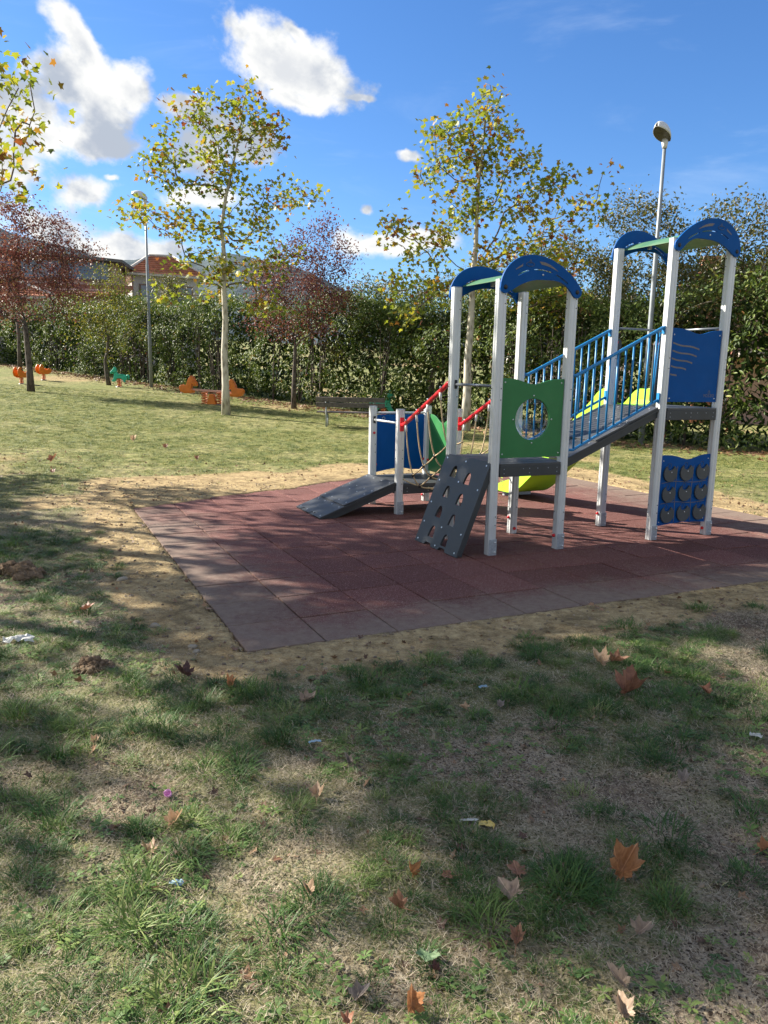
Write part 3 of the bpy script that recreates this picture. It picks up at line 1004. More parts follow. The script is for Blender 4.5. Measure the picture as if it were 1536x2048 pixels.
def build_hedge():
    g = np.random.default_rng(77)
    root = empty('laurel_hedge', (*hedge_pt(24), 0.0))
    tag(root, 'long tall laurel hedge closing off the lawn, glossy leaves to the ground', 'hedge')
    n = 104000
    s = g.uniform(0, 54, n)
    # more leaves where the hedge is near
    keep = g.uniform(0, 1, n) < np.clip(1.25 - s / 70, .45, 1)
    s = s[keep]; n = len(s)
    ht = hedge_top(s)
    zf = g.uniform(0, 1, n) ** .92
    lump = (fbm(s, zf * ht, .9, 3, 19) - .5) * 2.2
    bulge = np.sin(np.clip(zf, 0, 1) * math.pi * .92 + .25) * .55
    d = -(bulge + lump) - np.abs(g.normal(0, .16, n)) + .1
    top = g.uniform(0, 1, n) < .16
    zf[top] = 1.0; d[top] = g.uniform(-.6, 1.3, top.sum())
    x, y = hedge_pt(s)
    x = x + (-d) * -.675; y = y + (-d) * -.738      # d < 0 : towards the lawn
    z = base_height(x, y) + .05 + zf * ht + np.where(top, g.normal(0, .12, n), 0)
    hole = fbm(s * 1.3, z * 1.3, 1.1, 3, 51)
    keep = (hole > .465) | top | (g.uniform(0, 1, n) < .18)
    pos = np.stack([x, y, z], 1)[keep] - np.array(root.location)
    zz = zf[keep]; n = len(pos)
    rnd = np.clip(g.normal(.45, .22, n), 0, .93)
    red = g.uniform(0, 1, n) < .012
    rnd[red] = g.uniform(.96, 1, red.sum())
    me = leaf_cloud('foliage', pos, .13, OVAL_V, OVAL_F, M['laurel'], g, .35, rnd, .5, face=np.array([-.35, -.4, .1]))
    tag(link(bpy.data.objects.new('foliage', me), root), kind='stuff')
    # upright young shoots along the top
    m = 9000
    s = g.uniform(0, 52, m)
    x, y = hedge_pt(s); dd = g.uniform(-.5, 1.2, m)
    x = x + dd * .675; y = y + dd * .738
    z = base_height(x, y) + hedge_top(s) + np.abs(g.normal(0, .28, m)) * (.6 + fbm(s, s * 0, .6, 2, 4)) - .1
    pos = np.stack([x, y, z], 1) - np.array(root.location)
    me = leaf_cloud('shoots', pos, .12, OVAL_V, OVAL_F, M['hedge_top'], g, .3, None, -.5)
    tag(link(bpy.data.objects.new('shoots', me), root), kind='stuff')
    # stems and the dark inside
    mb = MB()
    for q in range(60):
        ss = g.uniform(0, 53); bx, by = hedge_pt(ss)
        bz = float(base_height(np.array([bx]), np.array([by]))[0])
        for w in range(3):
            lean = g.normal(0, .35); out = g.uniform(-.35, .5)
            mb.tube([(bx, by, bz - .1), (bx - .738 * lean * .4 + .2 * out, by + .675 * lean * .4 + .3 * out, bz + 1.2), (bx - .738 * lean + .3 * out, by + .675 * lean + .4 * out, bz + 2.9)], [.035, .022, .010], 5, cap=False)
    mb.v = [tuple(np.array(p) - np.array(root.location)) for p in mb.v]
    tag(link(bpy.data.objects.new('stems', mb.mesh('stems', M['dark_bark'], fix=False)), root), kind='stuff')
    # dense inner twigs and leaves behind the face, tinted dark as painted shade
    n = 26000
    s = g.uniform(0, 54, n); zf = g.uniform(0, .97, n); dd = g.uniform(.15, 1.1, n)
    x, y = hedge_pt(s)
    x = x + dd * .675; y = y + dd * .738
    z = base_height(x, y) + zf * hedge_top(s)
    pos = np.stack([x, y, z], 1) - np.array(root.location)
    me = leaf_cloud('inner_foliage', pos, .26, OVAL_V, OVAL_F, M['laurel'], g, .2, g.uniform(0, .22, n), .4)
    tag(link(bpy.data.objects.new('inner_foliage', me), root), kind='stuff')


build_hedge()


def build_scrub():
    """loose tall bushes growing up behind the hedge"""
    g = np.random.default_rng(31)
    spots = [  # along-hedge distance, behind, height, half-width, label
        (4.6, 1.4, 6.0, 1.5, 'tall thin scrub tree rising behind the hedge at the right edge'),
        (7.4, 1.9, 6.3, 1.4, 'bare twigged bush behind the hedge framed by the tall tower roof'),
        (10.2, 1.5, 6.0, 1.5, 'tall thin leaved bush behind the lamp post near the tall tower'),
        (12.8, 2.0, 6.4, 1.4, 'wispy scrub tree behind the hedge left of the near lamp post'),
        (15.2, 1.5, 5.4, 1.3, 'olive bush behind the hedge between the two towers'),
        (17.6, 1.9, 5.0, 1.3, 'leafy bush behind the hedge beside the first tower roof'),
        (22.5, 1.7, 4.7, 1.3, 'green bush bulging over the hedge behind the climbing wall'),
        (2.2, 1.6, 5.0, 1.3, 'scrub bush low behind the hedge past the right edge'),
        (6.0, 2.6, 5.6, 1.4, 'scrub tree behind the hedge close to the right tower post'),
        (8.9, 2.7, 5.5, 1.4, 'scrub tree with fine leaves behind the hedge seen through the tall tower'),
        (11.6, 2.8, 5.3, 1.4, 'scrub tree crowding the near lamp post behind the hedge'),
        (14.2, 2.6, 5.4, 1.4, 'scrub tree with brownish leaves behind the hedge beside the bridge rail'),
        (19.8, 1.6, 4.6, 1.2, 'rounded bush topping the hedge behind the low tower'),
        (36.5, 2.2, 4.9, 1.3, 'yellowing bush behind the hedge below the red roof')]
    for s, back, h, w, lab in spots:
        x, y = hedge_pt(s)
        x += back * .675; y += back * .738
        zb = float(base_height(np.array([x]), np.array([y]))[0])
        cl = []
        for q in range(60):
            a = g.uniform(0, 2 * math.pi); f_ = g.uniform(0, 1) ** 1.25
            z = h * (.40 + .60 * f_); rr = w * 1.25 * g.uniform(.1, .95) * (1.1 - .55 * f_)
            cl.append((rr * math.cos(a), z, .38, .38, 7 if f_ < .6 else 4, rr * math.sin(a)))
        tr = [(0, 0, -.1), (0, 0, .5), (g.normal() * .1, 0, 1.1), (g.normal() * .1, 0, 1.8)]
        make_tree('scrub_tree', lab, (x, y, zb), tr, cl, g, M['grey_twig'], M['scrub'], LD, 'scrub trees behind the hedge', cat='bush', leaf_size=.10, leaves=24,
                  spread=.30, start=.4, trunk_r=(.07, .05), r_tip=.004, updir=.25, along=2, up_bias=1.6, wob=.1)


build_scrub()

# ------------------------------------------------------------------ houses beyond the hedge
def stucco(name, col):
    return plain(name, col, .85, 0, .10, .3, 1.2, .2, .12, (.3, .27, .23))


M['white_wall'] = stucco('white_render', (.60, .57, .54))
M['pink_wall'] = stucco('pink_render', (.50, .34, .29))
M['grey_wall'] = stucco('grey_render', (.42, .40, .38))
M['roof_tile'] = plain('terracotta_tile', (.34, .135, .075), .8, 0, .3, .4, 2.5, .2)
M['roof_dark'] = plain('dark_roof_sheet', (.10, .095, .09), .6, 0, .2, .1, 3)
M['window'] = plain('window_glass', (.10, .15, .22), .08, 0, .2, 0, 1, .8)
M['frame'] = plain('brown_frame', (.16, .10, .07), .6, 0, .1, .05, 8)
M['brickcol'] = plain('chimney_brick', (.36, .15, .09), .85, 0, .35, .4, 6)
M['concrete'] = plain('pale_concrete', (.50, .46, .41), .85, 0, .12, .3, 3)


def hip_house(label, loc, rz, w, d, he, hr, wall, over=.5, ridge=.35):
    root = empty('house', loc, rz)
    tag(root, label, 'house')
    MB().box((0, 0, he / 2 - .5), (w, d, he + 1)).build('wall', wall, root)
    rf = MB()
    a, b = w / 2 + over, d / 2 + over
    rl = w / 2 * ridge
    vs = [(-a, -b, he), (a, -b, he), (a, b, he), (-a, b, he), (-rl, 0, he + hr), (rl, 0, he + hr)]
    rf.add(vs, [(0, 1, 5, 4), (1, 2, 5), (2, 3, 4, 5), (3, 0, 4), (3, 2, 1, 0)])
    ro = rf.build('roof', M['roof_tile'], root)
    # rows of tiles as raised courses, hips and ridge capped
    tl = MB()
    for q in range(1, 9):
        s = q / 9
        x = a + (rl - a) * s; y = b * (1 - s); z = he + hr * s + .03
        tl.tube([(-x, -y, z), (x, -y, z), (x, y, z), (-x, y, z), (-x, -y, z)], .05, 5, cap=False)
    tl.build('tile_courses', M['roof_tile'], ro, stuff=True)
    cp = MB()
    for p in ((-a, -b), (a, -b), (a, b), (-a, b)):
        cp.tube([(p[0], p[1], he + .05), (math.copysign(rl, p[0]), 0, he + hr + .05)], .11, 6)
    cp.tube([(-rl, 0, he + hr + .06), (rl, 0, he + hr + .06)], .11, 6)
    cp.build('ridge_cap', M['concrete'], ro, stuff=True)
    ev = MB()
    ev.box((0, 0, he - .1), (w + 2 * over - .1, d + 2 * over - .1, .16))
    ev.build('eaves', M['concrete'], root)
    for sx in (-.28, .28):
        f = MB().box((sx * w, -d / 2 - .03, he - 1.5), (1.2, .12, 1.5)).build('window', M['frame'], root)
        MB().box((sx * w, -d / 2 - .095, he - 1.5), (1.0, .03, 1.3)).build('pane', M['window'], f)
    return root


def clerestory_house():
    root = empty('house', (-23.0, 52.0, .45), R(8))
    tag(root, 'house with dark sloping roof and long glazed attic above the hedge', 'house')
    MB().box((-2, 3, 2.8), (15, 9, 6.6)).build('wall', M['pink_wall'], root)
    rf = MB()
    rf.add([(-10, -2, 6.1), (5.9, -2, 6.1), (5.9, 3.0, 7.0), (-10, 3.0, 7.0)], [(0, 1, 2, 3), (3, 2, 1, 0)])
    rf.add([(-10, -2, 5.95), (5.9, -2, 5.95), (5.9, 3.0, 6.85), (-10, 3.0, 6.85)], [(0, 1, 2, 3), (3, 2, 1, 0)])
    lower = MB().box((-1.9, -.6, 6.1), (15.6, 3.4, .22), Matrix.Rotation(R(14), 3, 'X')).build('roof', M['roof_tile'], root)
    att = MB().box((-1.6, 3.2, 7.3), (12.6, 4.4, 2.0)).build('attic', M['pink_wall'], root)
    for q in range(4):
        cx = -5.9 + q * 3.0
        f = MB().box((cx, .95, 7.5), (2.8, .12, 1.35)).build('window', M['frame'], root)
        MB().box((cx, .875, 7.5), (2.5, .04, 1.1)).build('pane', M['window'], f)
    MB().box((-1.5, 2.9, 8.55), (14.0, 6.0, .18), Matrix.Rotation(R(4), 3, 'Y')).build('roof', M['roof_dark'], root)
    return root


clerestory_house()
hip_house('house with terracotta hip roof seen over the hedge behind the lamp post', (-17.1, 60.0, 1.3), R(24), 4.6, 4.6, 7.0, 1.55, M['grey_wall'])
hip_house('white rendered house mostly hidden behind the left plum tree', (-27.0, 52.0, 1.4), R(10), 11, 9, 4.4, 1.5, M['white_wall'])
hip_house('low cream house with tiled roof peeping between the tower posts', (8.6, 38.0, .0), R(-8), 5.5, 5, 4.3, 1.1, M['white_wall'], .4)


def flat_house():
    root = empty('house', (15.4, 29.0, -.35), R(-12))
    tag(root, 'modern house with brick pillar and pale flat roof behind the tall tower', 'house')
    MB().box((2.2, 3, 2.6), (10, 7, 5.4)).build('wall', M['pink_wall'], root)
    MB().box((2.0, 2.4, 5.75), (11.4, 9.2, .34)).build('roof', M['concrete'], root)
    p = MB().box((-3.6, -.9, 3.0), (.8, .8, 6.6)).build('pillar', M['brickcol'], root)
    br = MB()
    for c in range(26):
        for q in (0, 1):
            off = .2 if c % 2 else 0
            br.box((-3.6 - .2 + q * .4 + off * .5 - .1, -1.305, .2 + c * .235), (.36, .03, .2))
            br.box((-4.005, -.9 - .2 + q * .4 - off * .5 + .1, .2 + c * .235), (.03, .36, .2))
    br.build('bricks', M['brickcol'], p, stuff=True)
    for cx in (.2, 3.2):
        f = MB().box((cx, -.55, 4.1), (1.9, .12, 1.5)).build('window', M['frame'], root)
        MB().box((cx, -.62, 4.1), (1.7, .04, 1.3)).build('pane', M['window'], f)
    MB().box((2.2, -1.1, 2.9), (9.6, 1.2, .2)).build('balcony', M['concrete'], root)
    return root


flat_house()

# ------------------------------------------------------------------ lamp posts
def lamp(label, loc, rz, h=7.75):
    root = empty('street_lamp', loc, rz)
    tag(root, label, 'street lamp', 'lamp posts along the hedge')
    b = MB().tube([(0, 0, -.1), (0, 0, h * .33), (0, 0, h * .34), (0, 0, h * .66), (0, 0, h * .67), (0, 0, h - .15)], [.075, .072, .06, .058, .046, .04], 12)
    b.build('pole', M['pole'], root)
    hd = MB()
    # half-egg housing, tilted up at the nose
    prof = []
    L, Wd, Hh = .62, .36, .26
    nu, nv = 12, 10
    vs = []; fs = []
    for i in range(nu + 1):
        u = i / nu
        wd = Wd / 2 * math.sin(math.pi * min(1, .12 + .86 * u)) ** .6 * (1.0 if u < .5 else 1)
        hh = Hh * math.sin(math.pi * min(1, .10 + .80 * u)) ** .7
        for j in range(nv + 1):
            a = math.pi * j / nv
            vs.append((-(u - .12) * L, wd * math.cos(a), hh * math.sin(a)))
    for i in range(nu):
        for j in range(nv):
            a = i * (nv + 1) + j
            fs.append((a, a + 1, a + nv + 2, a + nv + 1))
    hd.add(vs, fs, True)
    rot = (0, R(18), 0)
    o = hd.build('lamp_head', M['lampshell'], root, loc=(0, 0, h - .02), rot=rot)
    sm = o.modifiers.new('thick', 'SOLIDIFY'); sm.thickness = .012
    ln = MB()
    pts = [(-(i / nu - .12) * L, (Wd / 2 * math.sin(math.pi * min(1, .12 + .86 * i / nu)) ** .6) * .93) for i in range(nu + 1)]
    outl = [(x, y) for x, y in pts] + [(x, -y) for x, y in pts[::-1]]
    ln.prism([outl], lambda u, v, t: (u, v, t), -.004, .016)
    ln.build('lens', M['lamplens'], o)
    MB().lathe((0, 0, h - .2), [(.055, 0), (.06, .05), (.075, .12), (.07, .2)], n=12).build('collar', M['lampshell'], root)
    return root


lamp('grey lamp post in front of the hedge near the green spring rider', (-9.93, 32.85, .80), R(20), 7.55)
lamp('grey lamp post rising behind the tall tower with its head against the sky', (6.3, 18.96, 0.0), R(48), 7.05)

# =================================================================== PLAYGROUND STRUCTURE
PS = empty('climbing_frame', (ORG[0], ORG[1], 0), YAW)
tag(PS, 'large playground climbing frame with two arched towers, blue bridge, slide and net', 'climbing frame')
SP = .77
T2A = 1.955
LA, LB = .11, 2.15


def xz(b):      # panel plane facing -B : (u, v, t) -> (a, b, z)
    return lambda u, v, t: (u, b + t, v)


def yz(a):      # panel plane facing -A
    return lambda u, v, t: (a + t, u, v)


def post(a, b, h, sleeve=True, caps=((-1, .16), (0, 0))):
    w, c = .043, .015
    oc = [(w, -w + c), (w, w - c), (w - c, w), (-w + c, w), (-w, w - c), (-w, -w + c), (-w + c, -w), (w - c, -w)]
    # shallow groove along each face, as on an extruded profile
    sec = []
    for i in range(8):
        sec.append(oc[i])
        if i % 2 == 0:
            p, q = oc[i], oc[(i + 1) % 8]
            for s, dpt in ((.40, 0), (.46, .004), (.54, .004), (.60, 0)):
                x = p[0] + (q[0] - p[0]) * s; y = p[1] + (q[1] - p[1]) * s
                l = math.hypot(x, y)
                sec.append((x * (1 - dpt / w * (abs(x) > abs(y) * .99)), y * (1 - dpt / w * (abs(y) > abs(x) * .99))))
    mb = MB().prism([sec], lambda u, v, t: (u, v, t), .0, h)
    o = mb.build('post', M['alu'], PS, loc=(a, b, 0))
    cp = MB().prism([[(x * 1.02, y * 1.02) for x, y in oc]], lambda u, v, t: (u, v, t), h, h + .008)
    cp.build('post_cap', M['galv'], o)
    holes = MB()
    for fx, fy in ((0, -1), (-1, 0)):
        for z in np.concatenate([np.array([.28, .36]), np.array([h - .12, h - .2]), np.array([h * .62, h * .62 - .1])]):
            holes.lathe((fx * .0435 + (.018 if fy else 0), fy * .0435 + (.018 if fx else 0), z), [(.0055, -.001), (.0055, .001)], 'Y' if fy else 'X', 8)
    holes.build('bolt_hole', M['black'], o, stuff=True)
    if sleeve:
        sl = MB()
        sl.box((0, -.0465, .075), (.078, .006, .15)); sl.box((.0465, 0, .075), (.006, .078, .15))
        s = sl.build('foot_bracket', M['galv'], o, .002)
        bl = MB()
        for z in (.03, .12):
            bl.lathe((.022, -.0495, z), [(.011, -.0), (.011, -.006), (.006, -.010)], 'Y', 10)
        bl.build('bolt', M['screw'], s, stuff=True)
    for (dx, dy, z) in caps if caps and len(caps[0]) == 3 else ():
        cb = MB()
        n = 9
        rad = .017
        cb.lathe((dx * .043, dy * .043, z), [(rad, 0), (rad, .008 * 1), (rad * .8, .016), (rad * .4, .02)] if dx + dy > 0 else [(rad * .4, -.02), (rad * .8, -.016), (rad, -.008), (rad, 0)], 'X' if dx else 'Y', n)
        cb.build('bolt_cap', M['red'], o)
    return o


CAPS = ((-1, 0, .17), (0, -1, .06))
H1, H2, H3 = 2.45, 2.96, 1.22
for a, b, cps in ((0, 0, ((1, 0, .12),)), (SP, 0, ((-1, 0, .13),)), (0, SP, CAPS), (SP, SP, ((-1, 0, .17), (0, -1, .055)))):
    post(a, b, H1, b == 0, cps)
for a, b, cps in ((T2A, 0, ((1, 0, .1),)), (T2A + SP, 0, ((-1, 0, .16), (-1, 0, .07))), (T2A, SP, ((-1, 0, .14),)), (T2A + SP, SP, CAPS)):
    post(a, b, H2, True, cps)
for a, b, cps in ((LA, LB, ((1, 0, .05),)), (LA + SP, LB, CAPS), (LA, LB + SP, ((0, -1, .9), (1, 0, .5))), (LA + SP, LB + SP, ((-1, 0, .08), (0, -1, 1.02), (-1, 0, .55), (0, -1, .54)))):
    post(a, b, H3, (a, b) == (LA, LB), cps)


def screws(pts, to3, parent, r=.009, t=-.004, axis='Y'):
    for (u, v) in pts:
        x, y, z = to3(u, v, t)
        MB().lathe((x, y, z), [(r, .004), (r, 0), (r * .6, -.003)] if axis == 'Y' else [(r * .6, -.003), (r, 0), (r, .004)], axis, 8).build('screw', M['screw'], parent)


# ---- decks
def deck(a0, b0, z, name='deck'):
    d = MB()
    d.box((a0 + SP / 2, b0 + SP / 2, z - .011), (SP + .07, SP - .10, .022))
    d.box((a0 + SP / 2, b0 + SP / 2, z - .012), (SP - .10, SP + .085, .0215))
    o = d.build(name, M['darkdeck'], PS)
    for (cx, cy, sx, sy) in ((SP / 2, -.03, SP - .09, .024), (SP / 2, SP + .03, SP - .09, .024), (-.03, SP / 2, .024, SP - .09), (SP + .03, SP / 2, .024, SP - .09)):
        MB().box((a0 + cx, b0 + cy, z - .072), (sx, sy, .098)).build('skirt_board', M['dark'], o, .004)
    h = MB()
    for u in (.09, .30, .37, .46, .58, .68):
        for v in (-.05, -.09):
            if (u, v) in ((.30, -.09), (.46, -.09), (.58, -.09)): continue
            h.lathe((a0 + u, b0 - .0425, z + v), [(.005, -.001), (.005, .001)], 'Y', 8)
    h.build('drill_hole', M['galv'], o, stuff=True)
    return o


deck(0, 0, .845)
deck(T2A, 0, 1.345)
deck(LA, LB, .36)


# ---- infill panels
def wave_top(u0, u1, z, dip, n=16, flip=False):
    out = []
    for i in range(n + 1):
        s = i / n
        c = .5 if not flip else .55
        y = z - dip * math.exp(-((s - c) / .22) ** 2)
        out.append((u0 + (u1 - u0) * s, y))
    return out


# green panel with round window
u0, u1 = .048, SP - .048
cxw, czw, rw = .39, 1.243, .19
outl = [(u0, .895), (u1, .895)] + wave_top(u0, u1, 1.612, .052)[::-1]
pn = MB().prism([outl, arc(cxw, czw, rw, 0, 360, 40)[:-1]], xz(-.012), -.008, .008)
gp = pn.build('green_panel', M['green'], PS, .0015)
screws([(u0 + .025, .93), (u1 - .025, .93), (u0 + .025, 1.575), (u1 - .03, 1.575), (cxw, czw + .215), (cxw, czw - .215), (cxw + .21, czw), (cxw - .215, czw)], xz(-.012), gp, .008, -.010)
mw, k, out = mat_new('clear_dome')
b_ = k.n('ShaderNodeBsdfGlass'); b_.inputs['IOR'].default_value = 1.08; b_.inputs['Roughness'].default_value = .0
b_.inputs['Color'].default_value = (.93, .97, .95, 1)
tr_ = k.n('ShaderNodeBsdfTransparent'); tr_.inputs[0].default_value = (.95, .98, .96, 1)
gl_ = k.n('ShaderNodeBsdfGlossy'); gl_.inputs['Roughness'].default_value = .05
fr_ = k.n('ShaderNodeLayerWeight'); fr_.inputs[0].default_value = .35
mx_ = k.n('ShaderNodeMixShader'); k.link(fr_.outputs['Facing'], mx_.inputs[0]); k.link(tr_.outputs[0], mx_.inputs[1]); k.link(gl_.outputs[0], mx_.inputs[2])
k.link(mx_.outputs[0], out.inputs[0])
M['dome'] = mw
dm = MB()
prof = [(rw * math.sin(R(90 - q * 10)), .02 + .13 * math.sin(R(q * 10))) for q in range(0, 9)] + [(.012, .15)]
vs = []; n = 28
for r_, h_ in prof:
    for j in range(n):
        a_ = 2 * math.pi * j / n
        vs.append((cxw + r_ * math.cos(a_), h_ - .02, czw + r_ * math.sin(a_)))
fs = [(i * n + j, i * n + (j + 1) % n, (i + 1) * n + (j + 1) % n, (i + 1) * n + j) for i in range(len(prof) - 1) for j in range(n)]
dm.add(vs, fs, True)
dm.build('window_dome', M['dome'], gp)
rg = MB().tube([(cxw + (rw + .004) * math.cos(2 * math.pi * j / 32), .004, czw + (rw + .004) * math.sin(2 * math.pi * j / 32)) for j in range(33)], .006, 6, cap=False)
rg.build('window_rim', M['roofgreen'], gp)

# blue panel of the tall tower with five engraved waves and the maker's mark
v0, v1 = T2A + .048, T2A + SP - .048
outl = [(v0, 1.405), (v1, 1.405)] + wave_top(v0, v1, 2.128, .048, flip=True)[::-1]
bp = MB().prism([outl], xz(-.012), -.008, .008).build('blue_panel', M['blue'], PS, .0015)
screws([(v0 + .028, 1.44), (v1 - .028, 1.44), (v0 + .028, 2.065), (v1 - .028, 2.075)], xz(-.012), bp, .008, -.010)
for q, (z, l, x0) in enumerate(((1.985, .36, .02), (1.91, .33, .02), (1.835, .28, .018), (1.76, .205, .016), (1.68, .085, .016))):
    up_, lo_ = [], []
    for i in range(15):
        s = i / 14
        x = v0 + x0 + l * s
        y = z - .055 * (l / .36) * (s * s * (3 - 2 * s)) - .012 * math.sin(s * math.pi * 2) * (l / .36)
        up_.append((x, y + .0075)); lo_.append((x, y - .0075))
    MB().prism([lo_ + up_[::-1]], xz(-.0205), -.0006, .0006).build('engraved_wave', M['engrave'], bp)


def text_mesh(s, size, loc, rot, mat, parent, name='lettering', ext=.0008, spacing=1.0):
    cu = bpy.data.curves.new(name, 'FONT')
    cu.body = s; cu.size = size; cu.align_x = 'CENTER'; cu.align_y = 'CENTER'; cu.extrude = ext; cu.space_character = spacing
    tmp = bpy.data.objects.new(name, cu)
    COL.objects.link(tmp)
    dg = bpy.context.evaluated_depsgraph_get()
    me = bpy.data.meshes.new_from_object(tmp.evaluated_get(dg))
    COL.objects.unlink(tmp); bpy.data.objects.remove(tmp)
    me.materials.clear(); me.materials.append(mat)
    o = bpy.data.objects.new(name, me)
    link(o, parent)
    o.location = loc; o.rotation_euler = rot
    return o


def logo(parent, u, v, b, s, mat):
    """flame over a lens-shaped field"""
    fl = bez((0, .9), (.35, .6), (.55, .25), (.28, 0), 8) + bez((.28, 0), (.1, -.05), (-.1, -.05), (-.28, 0), 6) + bez((-.28, 0), (-.5, .3), (-.2, .45), (0, .9), 8)
    inn = [(x * .45, y * .5 + .1) for x, y in fl]
    MB().prism([[(u + x * s, v + y * s + .1 * s) for x, y in fl], [(u + x * s, v + y * s + .1 * s) for x, y in inn]], xz(b), -.0006, .0006).build('engraved_flame', mat, parent)


logo(bp, v1 - .108, 1.485, -.0205, .045, M['engrave_dark'])
text_mesh('YOZZO', .042, (v1 - .108, -.0207, 1.468), (R(90), 0, 0), M['engrave'], bp, 'lettering', .0005, 1.05)

# lower blue panel: nine turning discs
outl = [(v0, .135), (v0 + .18, .15), (v0 + .36, .16), (v0 + .54, .152), (v1, .142)] + wave_top(v0, v1, .868, .05, flip=True)[::-1]
lp = MB().prism([outl], xz(-.012), -.008, .008).build('game_panel', M['blue'], PS, .0015)
screws([(v0 + .028, .175), (v1 - .028, .185), (v0 + .028, .81), (v1 - .028, .82)], xz(-.012), lp, .007, -.010)
ww = (v1 - v0)
for q in (1, 2):
    x = v0 + ww * q / 3 + .0
    MB().tube([(x + .006 * math.sin(z * 9), -.0205, z) for z in np.linspace(.16, .75, 12)], .0035, 5).build('engraved_line', M['engrave'], lp)
    z0 = .14 + .215 * q + .01
    MB().tube([(v0 + .03 + (ww - .06) * s, -.0205, z0 + .012 * math.sin(s * 6.3) + .012 * s) for s in np.linspace(0, 1, 14)], .0035, 5).build('engraved_line', M['engrave'], lp)
for cy in range(3):
    for cx in range(3):
        x = v0 + ww * (cx + .5) / 3 + .008; z = .255 + .213 * cy + .004 * cx
        r_ = .089
        # disc with a round bite at the top: crescent
        a0, a1 = 62, 400 - 62
        outer = arc(x, z, r_, 58, -238, 26)
        bite = arc(x - .004, z + .083, .052, 205, 338, 12)
        MB().prism([outer + bite], xz(-.034), -.008, .008).build('turning_disc', M['disc'], lp, .002)
        MB().lathe((x + .01, -.0425, z + .012), [(.007, .002), (.007, 0), (.004, -.003)], 'Y', 8).build('screw', M['screw'], lp)
        ring = arc(x - .004, z + .076, .022, 0, 360, 18, .028)
        MB().tube([(p[0], -.0205, p[1]) for p in ring], .003, 5, cap=False).build('engraved_ring', M['engrave_dark'], lp)

# low tower: blue back panel, green side panel
w0, w1 = LA + .05, LA + SP - .05
outl = [(w0, .40), (w0 + .2, .435), (w0 + .35, .45), (w0 + .5, .42), (w1, .415), (w1, 1.12), (w0, 1.12)]
bb = MB().prism([outl], xz(LB + SP), -.008, .008).build('blue_panel', M['blue'], PS, .0015)
for u in (w0 + .09, w0 + .45):
    MB().tube([(u + .018 * math.cos(q * .7), LB + SP - .012, 1.075 + .018 * math.sin(q * .7)) for q in range(10)], .005, 6).build('eye_ring', M['galv'], bb)
MB().tube([(LA + .04, LB + SP, 1.145), (LA + SP - .04, LB + SP, 1.145)], .012, 8).build('hand_bar', M['alu'], PS)
outl = [(LB + .05, .40), (LB + SP - .05, .40)] + [(u, z) for u, z in wave_top(LB + .05, LB + SP - .05, 1.13, .10)][::-1]
MB().prism([outl], yz(LA + SP + .01), -.008, .008).build('green_panel', M['green'], PS, .0015)
# ---- arches and roofs
def arch(a0, b, zb, mirror=False, front=True):
    s = SP
    def P(u, v):
        return (a0 + (s - u if mirror else u), zb + v)
    out = bez((-.05, 0), (-.045, .16), (.10, .288), (.295, .288), 12) + bez((.295, .288), (.50, .288), (.70, .17), (.812, .034), 12)
    out += arc(.772, .0, .053, 38, -140, 8)
    inn = bez((.731, -.036), (.62, .105), (.52, .085), (.37, .082), 12) + bez((.37, .082), (.22, .078), (.10, .0), (.045, -.040), 10)
    out += inn + arc(.0, 0, .052, -42, -170, 8)
    outl = [P(u, v) for u, v in out]
    def slot(p0, c0, c1, p1, w):
        up_, lo_ = [], []
        pts = bez(p0, c0, c1, p1, 9) + [p1]
        for i, p in enumerate(pts):
            q = pts[min(i + 1, len(pts) - 1)]; r_ = pts[max(i - 1, 0)]
            tx, ty = q[0] - r_[0], q[1] - r_[1]; l = math.hypot(tx, ty)
            ww_ = w * (.35 if i in (0, len(pts) - 1) else 1)
            up_.append((p[0] - ty / l * ww_, p[1] + tx / l * ww_)); lo_.append((p[0] + ty / l * ww_, p[1] - tx / l * ww_))
        return [P(u, v) for u, v in lo_ + up_[::-1]]
    s1 = slot((.125, .105), (.16, .125), (.20, .145), (.245, .155), .0065)
    s2 = slot((.29, .163), (.36, .172), (.44, .158), (.49, .148), .0065)
    s3 = slot((.525, .135), (.58, .115), (.62, .09), (.665, .066), .0065)
    o = MB().prism([outl, s1, s2, s3], xz(b), -.009, .009).build('roof_arch', M['blue'], PS, .0015)
    if front:
        f = -.0105
        for poly in (bez((.34, .235), (.42, .238), (.48, .21), (.545, .165), 8) + [(.545, .165)] + bez((.545, .163), (.47, .195), (.41, .208), (.34, .212), 8),
                     [(.095, .155), (.17, .205), (.165, .183), (.10, .150)]):
            MB().prism([[P(u, v) for u, v in poly]], xz(b + f), -.0006, .0006).build('engraved_mark', M['engrave'], o)
        cx, cz = P(.245, .205)
        MB().tube([(p[0], b + f, p[1]) for p in arc(cx, cz, .042, 0, 360, 22, .018)], .0028, 5, cap=False).build('engraved_ring', M['engrave_dark'], o)
        logo(o, cx, cz + .006, b + f, .038, M['engrave_dark'])
        for u in (0.0, .772):
            x, z = P(u, .0)
            MB().lathe((x, b - .009, z), [(.02, 0), (.02, -.004), (.014, -.010), (.006, -.012)], 'Y', 12).build('bolt', M['black'], o)
        x, z = P(.385, .125)
        MB().lathe((x, b - .009, z), [(.009, 0), (.008, -.004)], 'Y', 8).build('screw', M['screw'], o)
    return o


